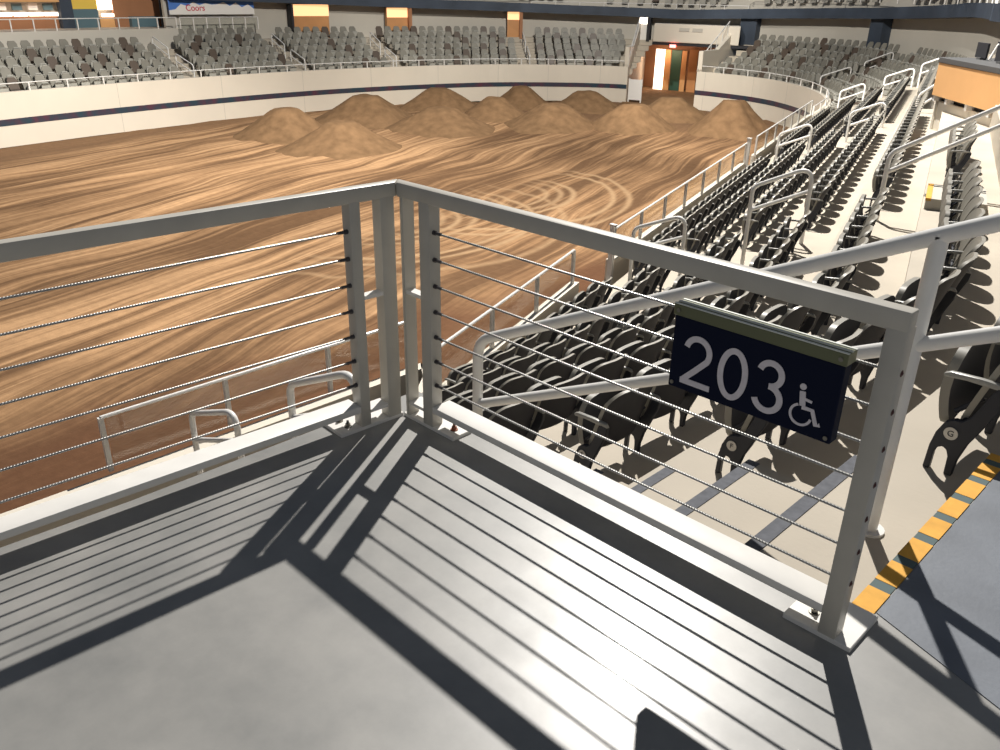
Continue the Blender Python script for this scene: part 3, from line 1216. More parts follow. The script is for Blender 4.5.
# gate posts where the front wall is broken by the aisles
for (v, lab) in ((12.07, 'tan gate post on the front wall at the foot of the second aisle'), (22.02, 'white gate post on the front wall at the foot of the third aisle')):
    p = W(4.15, v)
    t = thing('gate_post', lab, 'post', (p.x, p.y, -2.42))
    b = MB(); b.box(-0.045, 0.045, -0.03, 0.03, 0, 0.95)
    b.obj('post_shaft', M['plate'], t, loc=(0, 0, 0), bevel=0.004, seg=1)
    b = MB(); b.box(-0.055, 0.055, -0.04, 0.04, 0.95, 0.965)
    b.obj('post_cap', M['plate'], t, loc=(0, 0, 0))

survey(False)

# ---------------------------------------------------------------- chairs
PITCH = 0.57
CW = 0.263


def shell_mesh(name, mtl, mtl2, hw, prof, th, depth, rtop, rbot, n=14, mrows=14):
    """curved panel: prof(f) -> (y, z) for f 0..1 from bottom to top; edges wrap forward by depth"""
    H = 1.0
    front = []; back = []
    z0 = prof(0)[1]; z1 = prof(1)[1]
    Hh = z1 - z0
    rows = []
    for i in range(mrows + 1):
        # denser near top and bottom
        f = 0.5 - 0.5 * math.cos(PI * i / mrows)
        dtop = (1 - f) * Hh; dbot = f * Hh
        w = hw
        if dtop < rtop:
            w = hw - rtop + math.sqrt(max(0, rtop ** 2 - (rtop - dtop) ** 2))
        if dbot < rbot:
            w = min(w, hw - rbot + math.sqrt(max(0, rbot ** 2 - (rbot - dbot) ** 2)))
        w = max(w, hw * 0.45)
        rows.append((f, w))
    vs = []
    for side in (1, -1):
        for f, w in rows:
            y, z = prof(f)
            for j in range(n + 1):
                x = -w + 2 * w * j / n
                yy = y + depth * (x / hw) ** 2 + side * th / 2
                vs.append((x, yy, z))
    S = (mrows + 1) * (n + 1)
    idx = lambda s, i, j: s * S + i * (n + 1) + j
    fs = []; mi = []
    for i in range(mrows):
        for j in range(n):
            fs.append((idx(0, i, j), idx(0, i, j + 1), idx(0, i + 1, j + 1), idx(0, i + 1, j)))
            fs.append((idx(1, i, j), idx(1, i + 1, j), idx(1, i + 1, j + 1), idx(1, i, j + 1)))
    for i in range(mrows):
        for j in (0, n):
            fs.append((idx(0, i, j), idx(0, i + 1, j), idx(1, i + 1, j), idx(1, i, j)))
    for j in range(n):
        for i in (0, mrows):
            fs.append((idx(0, i, j), idx(0, i, j + 1), idx(1, i, j + 1), idx(1, i, j)))
    b = MB()
    b.add(vs, fs)
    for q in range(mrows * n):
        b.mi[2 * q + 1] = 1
    return b.mesh(name, [mtl, mtl2], smooth=True, bevel=0.0, angle=50)


def lerp(a, b, t):
    return a + (b - a) * t


ME_BACK = shell_mesh('backrest', M['shell'], M['rear'], CW - 0.004, lambda f: (lerp(-0.070, -0.205, f ** 1.15), lerp(0.23, 0.675, f)), 0.028, 0.055, 0.13, 0.05)
ME_PAN = shell_mesh('seat', M['pan'], M['rear'], CW - 0.022, lambda f: (0.070 + 0.030 * math.sin(PI * f) + 0.012 * f, lerp(0.20, 0.555, f)), 0.042, -0.022, 0.10, 0.05, 12, 10)


def standard_mesh():
    b = MB()
    o = [(0.080, 0.0), (0.075, 0.12), (0.062, 0.19), (0.036, 0.250), (0.0, 0.272), (-0.03, 0.275), (-0.056, 0.30), (-0.090, 0.38), (-0.112, 0.44),
         (-0.130, 0.470), (-0.180, 0.462), (-0.172, 0.40), (-0.142, 0.33), (-0.105, 0.24), (-0.074, 0.17), (-0.050, 0.08), (-0.044, 0.0),
         (-0.012, 0.0), (-0.010, 0.09), (0.002, 0.120), (0.021, 0.130), (0.040, 0.118), (0.050, 0.09), (0.052, 0.0)]
    b.prism(o, lambda y, z, t: (t, y, z), -0.017, 0.017)
    return b.mesh('standard', [M['iron']], smooth=True, bevel=0.004, seg=1, angle=30)


def arm_mesh():
    b = MB()
    prof = [(-0.180, 0.460), (-0.160, 0.486), (-0.06, 0.490), (0.065, 0.485), (0.094, 0.470), (0.087, 0.455), (0.0, 0.463), (-0.12, 0.460)]
    b.prism(prof, lambda y, z, t: (t, y, z), -0.015, 0.015)
    return b.mesh('armrest', [M['arm']], smooth=True, bevel=0.006, seg=2, angle=40)


def hinge_mesh():
    b = MB()
    b.tube([(-CW, -0.035, 0.27), (CW, -0.035, 0.27)], 0.014, 8)
    b.tube([(-CW + .02, -0.080, 0.39), (-CW + .02, 0.02, 0.29)], 0.012, 8)
    b.tube([(CW - .02, -0.080, 0.39), (CW - .02, 0.02, 0.29)], 0.012, 8)
    return b.mesh('hinge_bar', [M['iron']], smooth=True)


ME_STD = standard_mesh()
ME_ARM = arm_mesh()
ME_HINGE = hinge_mesh()


def disc_mesh():
    b = MB()
    b.tube([(-0.018, 0.0, 0.205), (-0.022, 0.0, 0.205)], 0.030, 20)
    return b.mesh('letter_plaque', [M['disc']], smooth=True)


ME_DISC = disc_mesh()


def child(name, me, par, x=0.0):
    o = bpy.data.objects.new(name, me)
    COL.objects.link(o)
    o.parent = par
    o.location = (x, 0, 0)
    return o


ORD = ['first', 'second', 'third', 'fourth', 'fifth', 'sixth', 'seventh', 'eighth', 'ninth', 'tenth', 'eleventh', 'twelfth', 'thirteenth', 'fourteenth',
       'fifteenth', 'sixteenth', 'seventeenth', 'eighteenth', 'nineteenth', 'twentieth', 'twenty-first', 'twenty-second', 'twenty-third', 'twenty-fourth']
LETTER = {0: 'G', 1: 'F', 2: 'E', 3: 'D', 4: 'C', 5: 'B', 6: 'A'}
ROWNAME = {1: 'the topmost row', 2: 'the second row down', 3: 'the third row down', 4: 'the fourth row down', 5: 'the fifth row down', 6: 'the front row by the wall'}


def chair(p, ang, z, label, group, first, last, letter=None, small=False):
    t = thing('arena_chair', label, 'chair', (p.x, p.y, z), ang, group)
    child('backrest', ME_BACK, t)
    child('seat', ME_PAN, t)
    s = child('standard', ME_STD, t, -PITCH / 2)
    a = child('armrest', ME_ARM, s)
    if not small:
        child('hinge_bar', ME_HINGE, t)
    if last:
        s2 = child('standard', ME_STD, t, PITCH / 2)
        child('armrest', ME_ARM, s2)
    if letter:
        child('letter_plaque', ME_DISC, s)
        me = text_mesh('row_letter', letter, 0.040, 0.001)
        me.transform(Matrix.Translation((-0.0235, 0.0, 0.205)) @ Matrix(((0, 0, -1, 0), (-1, 0, 0, 0), (0, 1, 0, 0), (0, 0, 0, 1))))
        me.materials.clear()
        me.materials.append(M['ink'])
        child('row_letter', me, s)
    return t


def row_run(k, t0, t1, who):
    """chairs along row k between t0 and t1; who(i) -> label, group"""
    # walk by arc length
    pos = []
    t = t0
    cur = rowpt(k, t)
    acc = 0.0
    need = PITCH / 2
    st = 0.01
    while t < t1:
        t += st
        nx = rowpt(k, t)
        acc += (nx - cur).length
        cur = nx
        if acc >= need:
            need += PITCH
            pos.append(t)
    total = acc
    while pos and need - PITCH + PITCH / 2 > total + 0.02:
        pos.pop(); need -= PITCH
    out = []
    for i, tt in enumerate(pos):
        p = rowpt(k, tt)
        d = rowpt(k, tt + 0.02) - rowpt(k, max(0.0001, tt - 0.02))
        out.append((p, math.atan2(d.y, d.x)))
    return out


nchair = 0
ENDV = {0: 9.0, 1: 12.5, 2: 12.75, 3: 12.85, 4: 12.9, 5: 12.9, 6: 12.9}
BEG2 = {1: 13.9, 2: 14.1, 3: 14.2, 4: 14.3, 5: 14.4, 6: 14.4}
END2 = {1: 16.8, 2: 26.7, 3: 26.7, 4: 26.7, 5: 26.7, 6: 26.7}
for k in range(0, 7):
    L = row_run(k, 2.4 if k == 6 else 0.02, t_at_v(k, ENDV[k]), None)
    for i, (p, a) in enumerate(L):
        chair(p, a, zrow(k), f'dark tip-up arena chair, {ORD[i]} from the sign-side stair aisle in row {LETTER[k]}', 'tip-up chairs between the first two stair aisles',
              i == 0, i == len(L) - 1, LETTER[k] if i == 0 else None)
        nchair += 1
for k in range(1, 7):
    L = row_run(k, t_at_v(k, BEG2[k]), t_at_v(k, END2[k]), None)
    for i, (p, a) in enumerate(L):
        chair(p, a, zrow(k), f'dark tip-up chair, {ORD[i]} past the second aisle in {ROWNAME[k]}', 'tip-up chairs between the second and third stair aisles',
              i == 0, i == len(L) - 1, None, True)
        nchair += 1
rest = []
for i in range(30):
    for k in range(2, 7):
        L = row_run(k, t_at_v(k, 28.6), t_at_v(k, 40.4), None)
        if i >= len(L):
            continue
        p, a = L[i]
        if nchair < 300 and i < len(ORD):
            chair(p, a, zrow(k), f'dark tip-up chair, {ORD[i]} past the third aisle in {ROWNAME[k]}', 'tip-up chairs beyond the third stair aisle',
                  i == 0, i == len(L) - 1, None, True)
            nchair += 1
        else:
            rest.append((p, a, zrow(k)))
print('chairs', nchair)

# ---------------------------------------------------------------- far seats: one object
survey(True)


def simple_chair(b, p, ang, z, dark):
    ca, sa = math.cos(ang), math.sin(ang)

    def T(x, y, zz):
        return (p.x + ca * x - sa * y, p.y + sa * x + ca * y, z + zz)
    w = 0.205
    # back panel with cut top corners
    pr = [(-w, .34), (w, .34), (w, .80), (w * .62, .92), (-w * .62, .92), (-w, .80)]
    yb = lambda zz: -0.12 - 0.19 * (zz - .34) / .59
    vs = [T(x, yb(zz) + .02, zz) for x, zz in pr] + [T(x, yb(zz) - .02, zz) for x, zz in pr]
    n = 6
    fs = [tuple(range(n)), tuple(range(2 * n - 1, n - 1, -1))] + [(i, (i + 1) % n, n + (i + 1) % n, n + i) for i in range(n)]
    b.add(vs, fs, 2 if dark else 0)
    # tipped seat
    pr = [(-w * .9, .28), (w * .9, .28), (w * .9, .58), (w * .6, .66), (-w * .6, .66), (-w * .9, .58)]
    if not dark:
        vs = [T(x, .12 - .05 * (zz - .28), zz) for x, zz in pr] + [T(x, .06 - .05 * (zz - .28), zz) for x, zz in pr]
        b.add(vs, fs, 1)
        q = [T(-w, -.12, .56), T(w, -.12, .56), T(w, .12, .60), T(-w, .12, .60)]
        b.add([T(-w - .02, -.2, .575), T(-w + .035, -.2, .575), T(-w + .035, .13, .60), T(-w - .02, .13, .60),
               T(-w - .02, -.2, .61), T(-w + .035, -.2, .61), T(-w + .035, .13, .635), T(-w - .02, .13, .635)],
              [(3, 2, 1, 0), (4, 5, 6, 7), (0, 1, 5, 4), (1, 2, 6, 5), (2, 3, 7, 6), (3, 0, 4, 7)], 1)
        b.add([T(-w * .6, .125, .64), T(w * .6, .125, .64), T(w * .6, .05, .69), T(-w * .6, .05, .69)], [(0, 1, 2, 3)], 1)
    else:
        b.add([T(-w, -.12, .38), T(w, -.12, .38), T(w * .9, .24, .40), T(-w * .9, .24, .40), T(-w, -.12, .44), T(w, -.12, .44), T(w * .9, .24, .46), T(-w * .9, .24, .46)],
              [(3, 2, 1, 0), (4, 5, 6, 7), (0, 1, 5, 4), (1, 2, 6, 5), (2, 3, 7, 6), (3, 0, 4, 7)], 2)




def far_at(o, s):
    """world point at arc length s along the wall, offset outwards by o, with facing angle"""
    i = 0
    while i < len(FL) - 2 and FL[i + 1] < s:
        i += 1
    w = (s - FL[i]) / (FL[i + 1] - FL[i])
    p = far(i, o, 0).lerp(far(i + 1, o, 0), w)
    q0 = far(i, 0, 0).lerp(far(i + 1, 0, 0), w)
    n = (q0 - p).normalized()            # toward the arena
    return p, math.atan2(-n.x, n.y)


def s_near(u, v):
    i = min(range(len(FAR)), key=lambda i: math.hypot(FAR[i][0] - u, FAR[i][1] - v))
    return FL[i]


AISLES = [s_near(4.25, 34.2), s_near(6.3, 44.0), s_near(22.3, 47.2), s_near(27.0, 41.4), s_near(29.4, 36.2), s_near(31.0, 30.6), s_near(32.9, 14.0 - 9)]
GS0, GS1 = FL[GATE0], FL[GATE1]
SMALL = {}
for dk in (False, True):
    q = MB()
    simple_chair(q, Vector((0, 0, 0)), 0.0, 0.0, dk)
    SMALL[dk] = q.mesh('small_chair', [M['farseat'], M['farseat_lit'], M['farseat_dark']])
FROW = ['the row at the wall', 'the second row up', 'the third row up', 'the fourth row up']
J0 = {}
b = MB()
rnd = random.Random(11)
cnt = 0
for k in range(NROW):
    o = 0.45 + DX * k
    z = -2.53 + DZF * k
    s = 1.4
    j = 0
    while s < FL[-1] - 0.3:
        bad = (k == 5 and s > FL[CONC]) or any(abs(s - a) < 0.62 for a in AISLES) or (GS0 - 0.9 - 0.0 * k < s < GS1 + 0.9)
        step = PITCH
        p, a = far_at(o, s)
        # rows further out are longer: widen pitch along the wall accordingly
        p2, _ = far_at(o, min(FL[-1], s + 0.2))
        step = PITCH * 0.2 / max(0.05, (p2 - p).length)
        if not bad:
            j += 1
            dk = (j + 2 * k) % 4 == 0 and rnd.random() < .65
            if nchair < 300 and k < 4 and s > AISLES[0] and j - J0.setdefault(k, j) < 24:
                q = j - J0[k]
                o_ = bpy.data.objects.new('arena_chair', SMALL[dk])
                COL.objects.link(o_)
                o_.location = (p.x, p.y, z)
                o_.rotation_euler = (0, 0, a)
                tag(o_, f'{"brown" if dk else "grey"} tip-up chair, {ORD[q]} past the fourth aisle in {FROW[k]}', 'chair', 'tip-up chairs beyond the fourth stair aisle')
                nchair += 1
            else:
                simple_chair(b, p, a, z, dk)
            cnt += 1
        s += min(1.0, max(0.3, step))
for p, a, z in rest:
    po = CP + (Vector((p.x, p.y, z)) - CP) / SURVEY
    simple_chair(b, po, a, po.z, False)
# upper deck rows
for k in range(3):
    s = 2.0
    o = 5.75 + .8 * k
    while s < FL[CONC - 1]:
        p, a = far_at(o, s)
        if int(s / 6.5) != int((s - 1.2) / 6.5):
            s += .5
            continue
        simple_chair(b, p, a, fz(min(range(len(FL)), key=lambda q: abs(FL[q] - s))) + .52 + .42 * k, rnd.random() < .15)
        s += .5
print('chairs', nchair)
so = b.obj('distant_arena_chairs', [M['farseat'], M['farseat_lit'], M['farseat_dark']])
tag(so, 'rows of small grey tip-up chairs in the far stands round the arena', 'chairs')
so['kind'] = 'stuff'

# stair aisles in the far stands: steps and rails
LABA = ['white stair rail at the near right end of the far stands', 'white stair rail in the corner stands right of the gate', 'white stair rail in the far stands, first left of the gate',
        'white stair rail in the far stands, second left of the gate', 'white stair rail in the far stands, third left of the gate', 'white stair rail left in the far stands below the blue banner', '']
b = MB()
for n, s in enumerate(AISLES):
    for k in range(NROW - 1):
        z = -2.53 + DZF * k
        o1 = 0.18 + DX * (k + 1); o0 = o1 - 0.40
        p0, a = far_at(o0, s - 0.5); p1, _ = far_at(o0, s + 0.5); p2, _ = far_at(o1, s + 0.5); p3, _ = far_at(o1, s - 0.5)
        vs = [Vector((p.x, p.y, z)) for p in (p0, p1, p2, p3)]
        b.hexa(vs + [v + Vector((0, 0, DZF / 2)) for v in vs])
    if n in (0, 6):
        continue
    pa, _ = far_at(0.9, s); pb, _ = far_at(2.3, s); pc, _ = far_at(2.9, s); pd, _ = far_at(4.2, s)
    hoop('lower ' + LABA[n], (pa.x, pa.y), (pb.x, pb.y), -1.6, -1.15, -2.4, -2.0, 0.03, 0.35, 'stair rails in the far stands')
    hoop('upper ' + LABA[n], (pc.x, pc.y), (pd.x, pd.y), -0.95, -0.45, -1.8, -1.3, 0.03, 0.35, 'stair rails in the far stands')
struct(b.obj('stair_half_steps', M['cream']))

for sp, w_ in ((19.6, .75), (14.0, .6)):
    t_ = MB()
    pts_ = []
    for o_ in (5.35, 5.95):
        pts_.append([far_at(o_, sp - w_ / 2)[0], far_at(o_, sp + w_ / 2)[0]])
    q_ = [pts_[0][0], pts_[0][1], pts_[1][1], pts_[1][0]]
    t_.hexa([Vector((q.x, q.y, -1.2)) for q in q_] + [Vector((q.x, q.y, fz(min(range(len(FL)), key=lambda i: abs(FL[i] - sp))) + .05)) for q in q_])
    struct(t_.obj('wall_pier', M['slate']))

# ---------------------------------------------------------------- tunnel gate
gm0 = far(GATE0, 0, 0); gm1 = far(GATE1, 0, 0)
gd = (gm1 - gm0).normalized()                       # toward the left in the picture
gn = Vector((-gd.y, gd.x, 0))
if (far((GATE0 + GATE1) // 2, 1, 0) - far((GATE0 + GATE1) // 2, 0, 0)).dot(gn) < 0:
    gn = -gn                                         # outwards
GW = (gm1 - gm0).length
gv = (gm1 - C0); gv.z = 0; gv.normalize()
gv = (gv - gd * 0.12).normalized()          # the tunnel runs off along this line


def G(a, o, z):
    p = gm0 + gd * a + gv * o if a > GW * .5 else gm0 + gd * a + gn * o
    return Vector((p.x, p.y, z))


def H(a, o, z):
    p = gm0 + gd * a + gv * o
    return Vector((p.x, p.y, z))


def hbox(bb, a0, a1, o0, o1, z0, z1):
    return bb.hexa([H(a0, o0, z0), H(a1, o0, z0), H(a1, o1, z0), H(a0, o1, z0), H(a0, o0, z1), H(a1, o0, z1), H(a1, o1, z1), H(a0, o1, z1)])


def gbox(bb, a0, a1, o0, o1, z0, z1, mi=0):
    return bb.hexa([G(a0, o0, z0), G(a1, o0, z0), G(a1, o1, z0), G(a0, o1, z0), G(a0, o0, z1), G(a1, o0, z1), G(a1, o1, z1), G(a0, o1, z1)], mi)


b = MB()
gbox(b, -0.25, 0.0, 0, 10, ZD, -1.0); gbox(b, GW, GW + .25, 0, 10, ZD, -1.0)
# sloping cheek walls beside the stands
for a0, a1 in ((-0.22, 0.02), (GW - 0.02, GW + 0.22)):
    p = [G(a0, 0, WTOP), G(a1, 0, WTOP), G(a1, 5.2, WTOP), G(a0, 5.2, WTOP), G(a0, 0, WTOP + .12), G(a1, 0, WTOP + .12), G(a1, 5.2, .15), G(a0, 5.2, .15)]
    b.hexa(p)
struct(b.obj('wall_tunnel', M['wallc']))
b = MB()
hbox(b, -2.2, GW - 1.0, 4.4, 5.6, -0.85, 0.2)
lint = struct(b.obj('wall_lintel', M['wallc'], bevel=0.05, seg=2))
b = MB(); hbox(b, 0.1, .75, 4.36, 4.41, -0.2, 0.0); hbox(b, .95, 1.6, 4.36, 4.41, -0.2, 0.0)
b.obj('wall_vent', M['wallback'], lint)
b = MB()
hbox(b, -3.0, GW - 0.95, 4.5, 10, -1.02, -0.85)
struct(b.obj('ceiling', M['dark']))
b = MB(); hbox(b, -3.5, GW, 10, 10.2, ZD, -0.9)
struct(b.obj('wall_tunnel', M['brown']))
b = MB(); hbox(b, -.2, GW + .2, -0.4, 10.2, ZD - .1, ZD + .07)
struct(b.obj('tunnel_floor', M['mound']))
# doorway parts at the back of the tunnel
t = thing('tunnel_doorway', 'lit white doorway with wood jambs at the back of the tunnel gate', 'doorway', H(2.2, 9, ZD + .07))
for nm, mm, a0, a1, o0, z1 in (('door_leaf', 'glow', GW - 1.55, GW - .9, 8.6, -1.5), ('jamb', 'wood', GW - 2.0, GW - 1.6, 8.5, -1.5), ('jamb', 'wood', GW - 3.15, GW - 2.8, 8.3, -1.5), ('jamb', 'portal', GW - 3.9, GW - 3.3, 8.3, -1.4)):
    b = MB(); hbox(b, a0, a1, o0, o0 + .3, ZD + .07, z1)
    b.obj(nm, M[mm], t)
b = MB(); hbox(b, GW - 2.75, GW - 2.05, 8.6, 8.9, ZD + .07, -1.5)
b.obj('dark_curtain', M['green'], t)
t = thing('exit_sign', 'red lit exit sign under the tunnel lintel', 'sign', G(1.9, 4.6, -1.2))
b = MB(); hbox(b, 1.72, 2.12, 4.3, 4.36, -1.13, -0.96)
b.obj('sign_case', M['red'], t)
t = thing('barrier_gate', 'white barrier gate folded at the left of the tunnel mouth', 'gate', G(GW - .4, .2, ZD))
for a in (GW - .95, GW - .15):
    b = MB(); gbox(b, a - .04, a + .04, 0.1, 0.2, ZD, -2.7); b.obj('post', M['white'], t)
b = MB(); gbox(b, GW - .95, GW - .15, 0.12, 0.18, -3.9, -2.75); b.obj('gate_panel', M['white'], t)
for side, a in (('right', 0.0), ('left', GW)):
    t = thing('cheek_rail', f'white sloping rail on the {side} cheek wall of the tunnel gate', 'handrail', G(a, 0.1, WTOP), 0, 'tunnel gate rails')
    b = MB(); b.tube([G(a, .1, WTOP + .1), G(a, .1, WTOP + .6), G(a, 4.2, .45)], .03, 8); b.obj('top_rail', M['tube'], t, smooth=True)
    for q in range(1, 6):
        o = .1 + .8 * q
        zz = WTOP + .1 + (o / 5.2) * 2.1
        b = MB(); b.tube([G(a, o, zz - .05), G(a, o, WTOP + .6 + (o - .1) / 4.1 * (.45 - WTOP - .6))], .022, 6); b.obj('baluster', M['tube'], t, smooth=True)

for nm, loc, pw, colr in (('tunnel_lamp', H(2.6, 7.6, -1.5), 110, (1.0, 0.62, 0.42)),):
    l = bpy.data.lights.new(nm, 'POINT'); l.energy = pw; l.color = colr; l.shadow_soft_size = 0.3
    o = bpy.data.objects.new(nm, l); COL.objects.link(o); o.location = loc

# ---------------------------------------------------------------- lit portals in the concourse wall
PORT = [(-10.55, 2.3, 'wide lit wood-lined portal in the concourse wall, nearest the banner', 1), (-15.4, 1.35, 'lit wood-lined portal in the concourse wall, second from the banner', 0),
        (-20.95, 0.75, 'narrow lit portal in the concourse wall above the far middle stairs', 0), (-26.6, 0.55, 'narrow white lit portal beside the tunnel gate', 2)]
for n, (sp, w, lab, kind) in enumerate(PORT):
    sv = 50.89 + sp
    c, ang = far_at(5.3, sv)
    inn = (far_at(0, sv)[0] - c).normalized()
    tx = Vector((-inn.y, inn.x, 0))
    t = thing('lit_portal', lab, 'doorway', (c.x, c.y, -0.3), 0, 'lit portals of the concourse')
    ii = min(range(len(FL)), key=lambda q: abs(FL[q] - sv))
    top = fz(ii) - 0.02

    def Q(a, o, z):
        return c + tx * a + inn * o + Vector((0, 0, z))

    def qb(a0, a1, o0, o1, z0, z1, mm, nm):
        b = MB()
        b.hexa([Q(a0, o0, z0), Q(a1, o0, z0), Q(a1, o1, z0), Q(a0, o1, z0), Q(a0, o0, z1), Q(a1, o0, z1), Q(a1, o1, z1), Q(a0, o1, z1)])
        return b.obj(nm, M[mm], t)
    zl = -0.30 + (top + .3) * .52
    qb(-w / 2, w / 2, -0.3, 0.0, -0.9, top, 'white' if kind == 2 else 'portal', 'back_panel')
    qb(-w / 2, w / 2, 0.0, 0.02, zl, top, 'glow' if kind == 2 else 'glow_warm', 'light_panel')
    e0, e1 = (-w / 2 - .12, -w / 2) if kind == 1 else (w / 2, w / 2 + .2)
    qb(e0, e1, -0.3, 0.25, -0.9, top, 'dark' if kind != 0 else 'brown', 'side_panel')

# ---------------------------------------------------------------- open concourse at upper left: stands, post and banner
def conc(px_s0, px_s1):
    return px_s0, px_s1


cs = 50.89


def K(s, o, z):
    p, a = far_at(o, min(FL[-1], cs + s))
    return Vector((p.x, p.y, z))


def kbox(name, s0, s1, o0, o1, z0, z1, mm, parent, loc=None):
    b = MB()
    b.hexa([K(s0, o0, z0), K(s1, o0, z0), K(s1, o1, z0), K(s0, o1, z0), K(s0, o0, z1), K(s1, o0, z1), K(s1, o1, z1), K(s0, o1, z1)])
    return b.obj(name, M[mm], parent)


t = thing('kiosk', 'brown panelled kiosk on the open concourse left of the banner', 'kiosk', K(-3, 8, -.2))
kbox('front_panel', -4.15, -1.95, 8.0, 8.2, -.2, 2.2, 'brown', t)
kbox('counter', -3.9, -2.6, 7.7, 8.0, -.2, .3, 'teal', t)
t = thing('concourse_post', 'thin black post between the kiosk and the blue banner', 'post', K(-4.3, 8, -.2))
kbox('post_shaft', -4.45, -4.2, 7.8, 8.0, -.2, 2.2, 'dark', t)
t = thing('concession_stand', 'orange concession stand with white lit panel, right of the yellow board', 'stand', K(-1.5, 8, -.2))
kbox('front_panel', -1.93, -1.25, 8.0, 8.2, -.2, .3, 'wood', t); kbox('lit_panel', -1.93, -1.25, 8.0, 8.2, .62, 2.2, 'glow', t)
kbox('counter_light', -1.90, -1.35, 7.9, 8.0, .3, .46, 'glow', t)
t = thing('menu_board', 'yellow over teal menu board on the open concourse', 'sign', K(-.6, 8, -.2))
kbox('upper_board', -1.22, 0.02, 8.0, 8.2, .66, 2.2, 'ylw', t); kbox('lower_board', -1.22, 0.02, 8.0, 8.2, -.2, .66, 'teal', t)
t = thing('concourse_pillar', 'dark purple pillar beside the leftmost concession stand', 'pillar', K(.3, 8, -.2))
kbox('shaft', 0.06, 0.62, 7.7, 8.0, -.2, 2.2, 'slate', t)
t = thing('concession_stand', 'orange concession stand with a row of lit counters at far left', 'stand', K(3, 8, -.2))
kbox('front_panel', 0.65, 7.0, 8.0, 8.2, -.2, .4, 'brown', t)
for q in range(5):
    kbox('counter_light', 0.68 + 0.66 * q, 1.24 + 0.66 * q, 7.85, 8.0, .36, .53, 'glow', t)
for q in range(5):
    kbox('menu_screen', 0.8 + .66 * q, 1.2 + .66 * q, 8.0, 8.1, .62, .92, 'white' if q % 2 else 'teal', t)
kbox('header', 0.65, 7.0, 7.6, 8.2, .98, 2.2, 'wood', t)
b = MB()
b.hexa([K(-6, 9.0, -.4), K(10, 9.0, -.4), K(10, 9.3, -.4), K(-6, 9.3, -.4), K(-6, 9.0, 3), K(10, 9.0, 3), K(10, 9.3, 3), K(-6, 9.3, 3)])
struct(b.obj('wall_concourse', M['wallback']))

bn = thing('banner', 'blue and white drink banner with red script on the concourse wall', 'banner', K(-5, 5.4, .5))
S0, S1, OB = -7.7, -3.4, 5.45
b = MB()
N = 14
for i in range(N):
    a0 = S0 + (S1 - S0) * i / N; a1 = S0 + (S1 - S0) * (i + 1) / N
    b.hexa([K(a0, OB, .45), K(a1, OB, .45), K(a1, OB + .04, .45), K(a0, OB + .04, .45), K(a0, OB, 1.5), K(a1, OB, 1.5), K(a1, OB + .04, 1.5), K(a0, OB + .04, 1.5)])
b.obj('banner_cloth', M['blue'], bn)
b = MB()
prof = [.72, .95, .80, 1.02, .86, 1.05, .95, .92, 1.0, .90, 1.05, .85, .95, .70, .66]
for i in range(N):
    a0 = S0 + (S1 - S0) * i / N; a1 = S0 + (S1 - S0) * (i + 1) / N
    b.hexa([K(a0, OB - .01, .45), K(a1, OB - .01, .45), K(a1, OB, .45), K(a0, OB, .45), K(a0, OB - .01, prof[i]), K(a1, OB - .01, prof[i + 1]), K(a1, OB, prof[i + 1]), K(a0, OB, prof[i])])
b.obj('white_peaks', M['white'], bn)
me = text_mesh('banner_lettering', 'Coors', 0.42, 0.01)
me.materials.clear(); me.materials.append(M['redink'] if 'redink' in M else mat('red_ink', (0.55, 0.02, 0.06), 0.6))
pc = K(-4.7, OB - .03, .76); pl = K(-4.35, OB - .03, .76); pr = K(-5.05, OB - .03, .76)
ex = (pr - pl).normalized(); ez = Vector((0, 0, 1)); ey = ez; nn = ex.cross(ey)
me.transform(Matrix(((ex.x, ey.x, nn.x, pc.x), (ex.y, ey.y, nn.y, pc.y), (ex.z, ey.z, nn.z, pc.z), (0, 0, 0, 1))))
link('banner_lettering', me, bn)

glass_rail('glass screen with white posts on the concourse under the blue banner', [tuple(K(-3.6 - .4 * q, 4.95, 0)[:2]) for q in range(11)], -0.27, 0.6, None, 0.75, True, 0.022)

# ---------------------------------------------------------------- wood-fronted booth at upper right
B0 = W(0.22, 19.6); B1 = W(-2.75, 12.0)
bd = (B1 - B0).normalized()
bk = Vector((bd.y, -bd.x, 0))
if bk.dot(NU) > 0:
    bk = -bk
BL = (B1 - B0).length


def BP(a, o, z):
    p = B0 + bd * a + bk * o
    return Vector((p.x, p.y, z))


def bbox(name, a0, a1, o0, o1, z0, z1, mm, parent, bevel=0.0):
    b = MB()
    b.hexa([BP(a0, o0, z0), BP(a1, o0, z0), BP(a1, o1, z0), BP(a0, o1, z0), BP(a0, o0, z1), BP(a1, o0, z1), BP(a1, o1, z1), BP(a0, o1, z1)])
    return b.obj(name, M[mm], parent, bevel=bevel)


bt = thing('media_booth', 'wood-fronted booth with dark counter at upper right above the seats', 'booth', BP(0, 0, ZG))
bbox('base_wall', 0.0, BL, 0.12, 0.4, -1.6, -0.05, 'wallc', bt)
bbox('shadow_gap', 0.05, BL, 0.16, 0.4, -0.05, 0.08, 'dark', bt)
a = 0.0
for q in range(9):
    bbox('bracket', a, a + .10, 0.02, 0.2, -0.06, 0.08, 'plate', bt)
    a += 0.62 if q == 0 else 0.95
bbox('front_panel', -0.02, BL, 0.0, 0.10, 0.05, 0.66, 'wood', bt)
bbox('side_panel', -0.02, 0.08, 0.10, 3.0, -1.2, 0.66, 'wallc', bt)
bbox('countertop', -0.04, BL, -0.015, 2.6, 0.66, 0.76, 'counter', bt, 0.01)
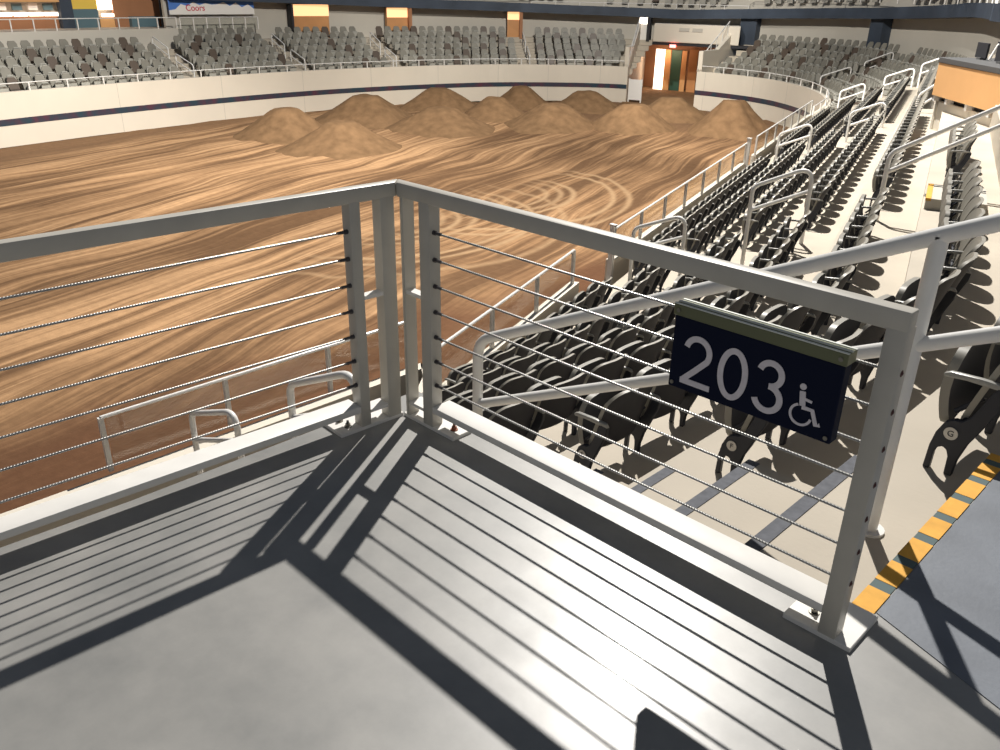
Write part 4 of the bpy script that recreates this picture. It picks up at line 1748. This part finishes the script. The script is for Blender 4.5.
# things on the booth counter
for n, (aa, oo, lab) in enumerate(((1.15, .7, 'white framed stool on the booth counter, furthest left'), (2.0, .9, 'white framed stool on the booth counter, middle'), (2.9, .8, 'white framed stool on the booth counter at the photo edge'))):
    t = thing('folding_stool', lab, 'stool', BP(aa, oo, .76), 0, 'stools on the booth counter')
    for sx in (-.16, .16):
        b = MB()
        b.tube(fillet([BP(aa + sx, oo - .2, .784), BP(aa + sx, oo - .1, 1.06), BP(aa + sx, oo + .2, 1.06), BP(aa + sx, oo + .3, .784)], .05, 4), .022, 8)
        b.obj('leg_frame', M['white'], t, smooth=True)
    bbox('seat', aa - .2, aa + .2, oo - .1, oo + .22, 1.06, 1.10, 'dark', t)
for n, (aa, oo, lab) in enumerate(((.5, .5, 'small dark monitor at the left end of the booth counter'), (1.6, .4, 'small dark monitor between the stools on the booth counter'))):
    t = thing('monitor', lab, 'monitor', BP(aa, oo, .76), 0, 'monitors on the booth counter')
    bbox('stand', aa - .08, aa + .08, oo, oo + .12, .76, .80, 'counter', t)
    bbox('screen', aa - .24, aa + .24, oo + .03, oo + .07, .79, 1.06, 'dark', t, 0.006)
# dark opening and the end of the upper deck behind the booth
b = MB()
b.hexa([W(-1.75, 33.2, -.9), W(-3.4, 24, -.9), W(-3.7, 24, -.9), W(-2.05, 33.2, -.9), W(-1.75, 33.2, 1.3), W(-3.4, 24, 1.3), W(-3.7, 24, 1.3), W(-2.05, 33.2, 1.3)])
struct(b.obj('wall_right', M['counter']))
b = MB()
b.hexa([W(-.8, 33.0, 1.2), W(-2.2, 24, 1.2), W(-3.2, 24, 1.2), W(-1.9, 33.0, 1.2), W(-.8, 33.0, 1.72), W(-2.2, 24, 1.72), W(-3.2, 24, 1.72), W(-1.9, 33.0, 1.72)])
struct(b.obj('trim_fascia', M['slate']))
survey(False)

# bring the surveyed part of the bowl to the scale of the near block
SM = Matrix.Translation(CP) @ Matrix.Scale(SURVEY, 4) @ Matrix.Translation(-CP)
for o in _sv['all']:
    o.matrix_basis = SM @ o.matrix_basis
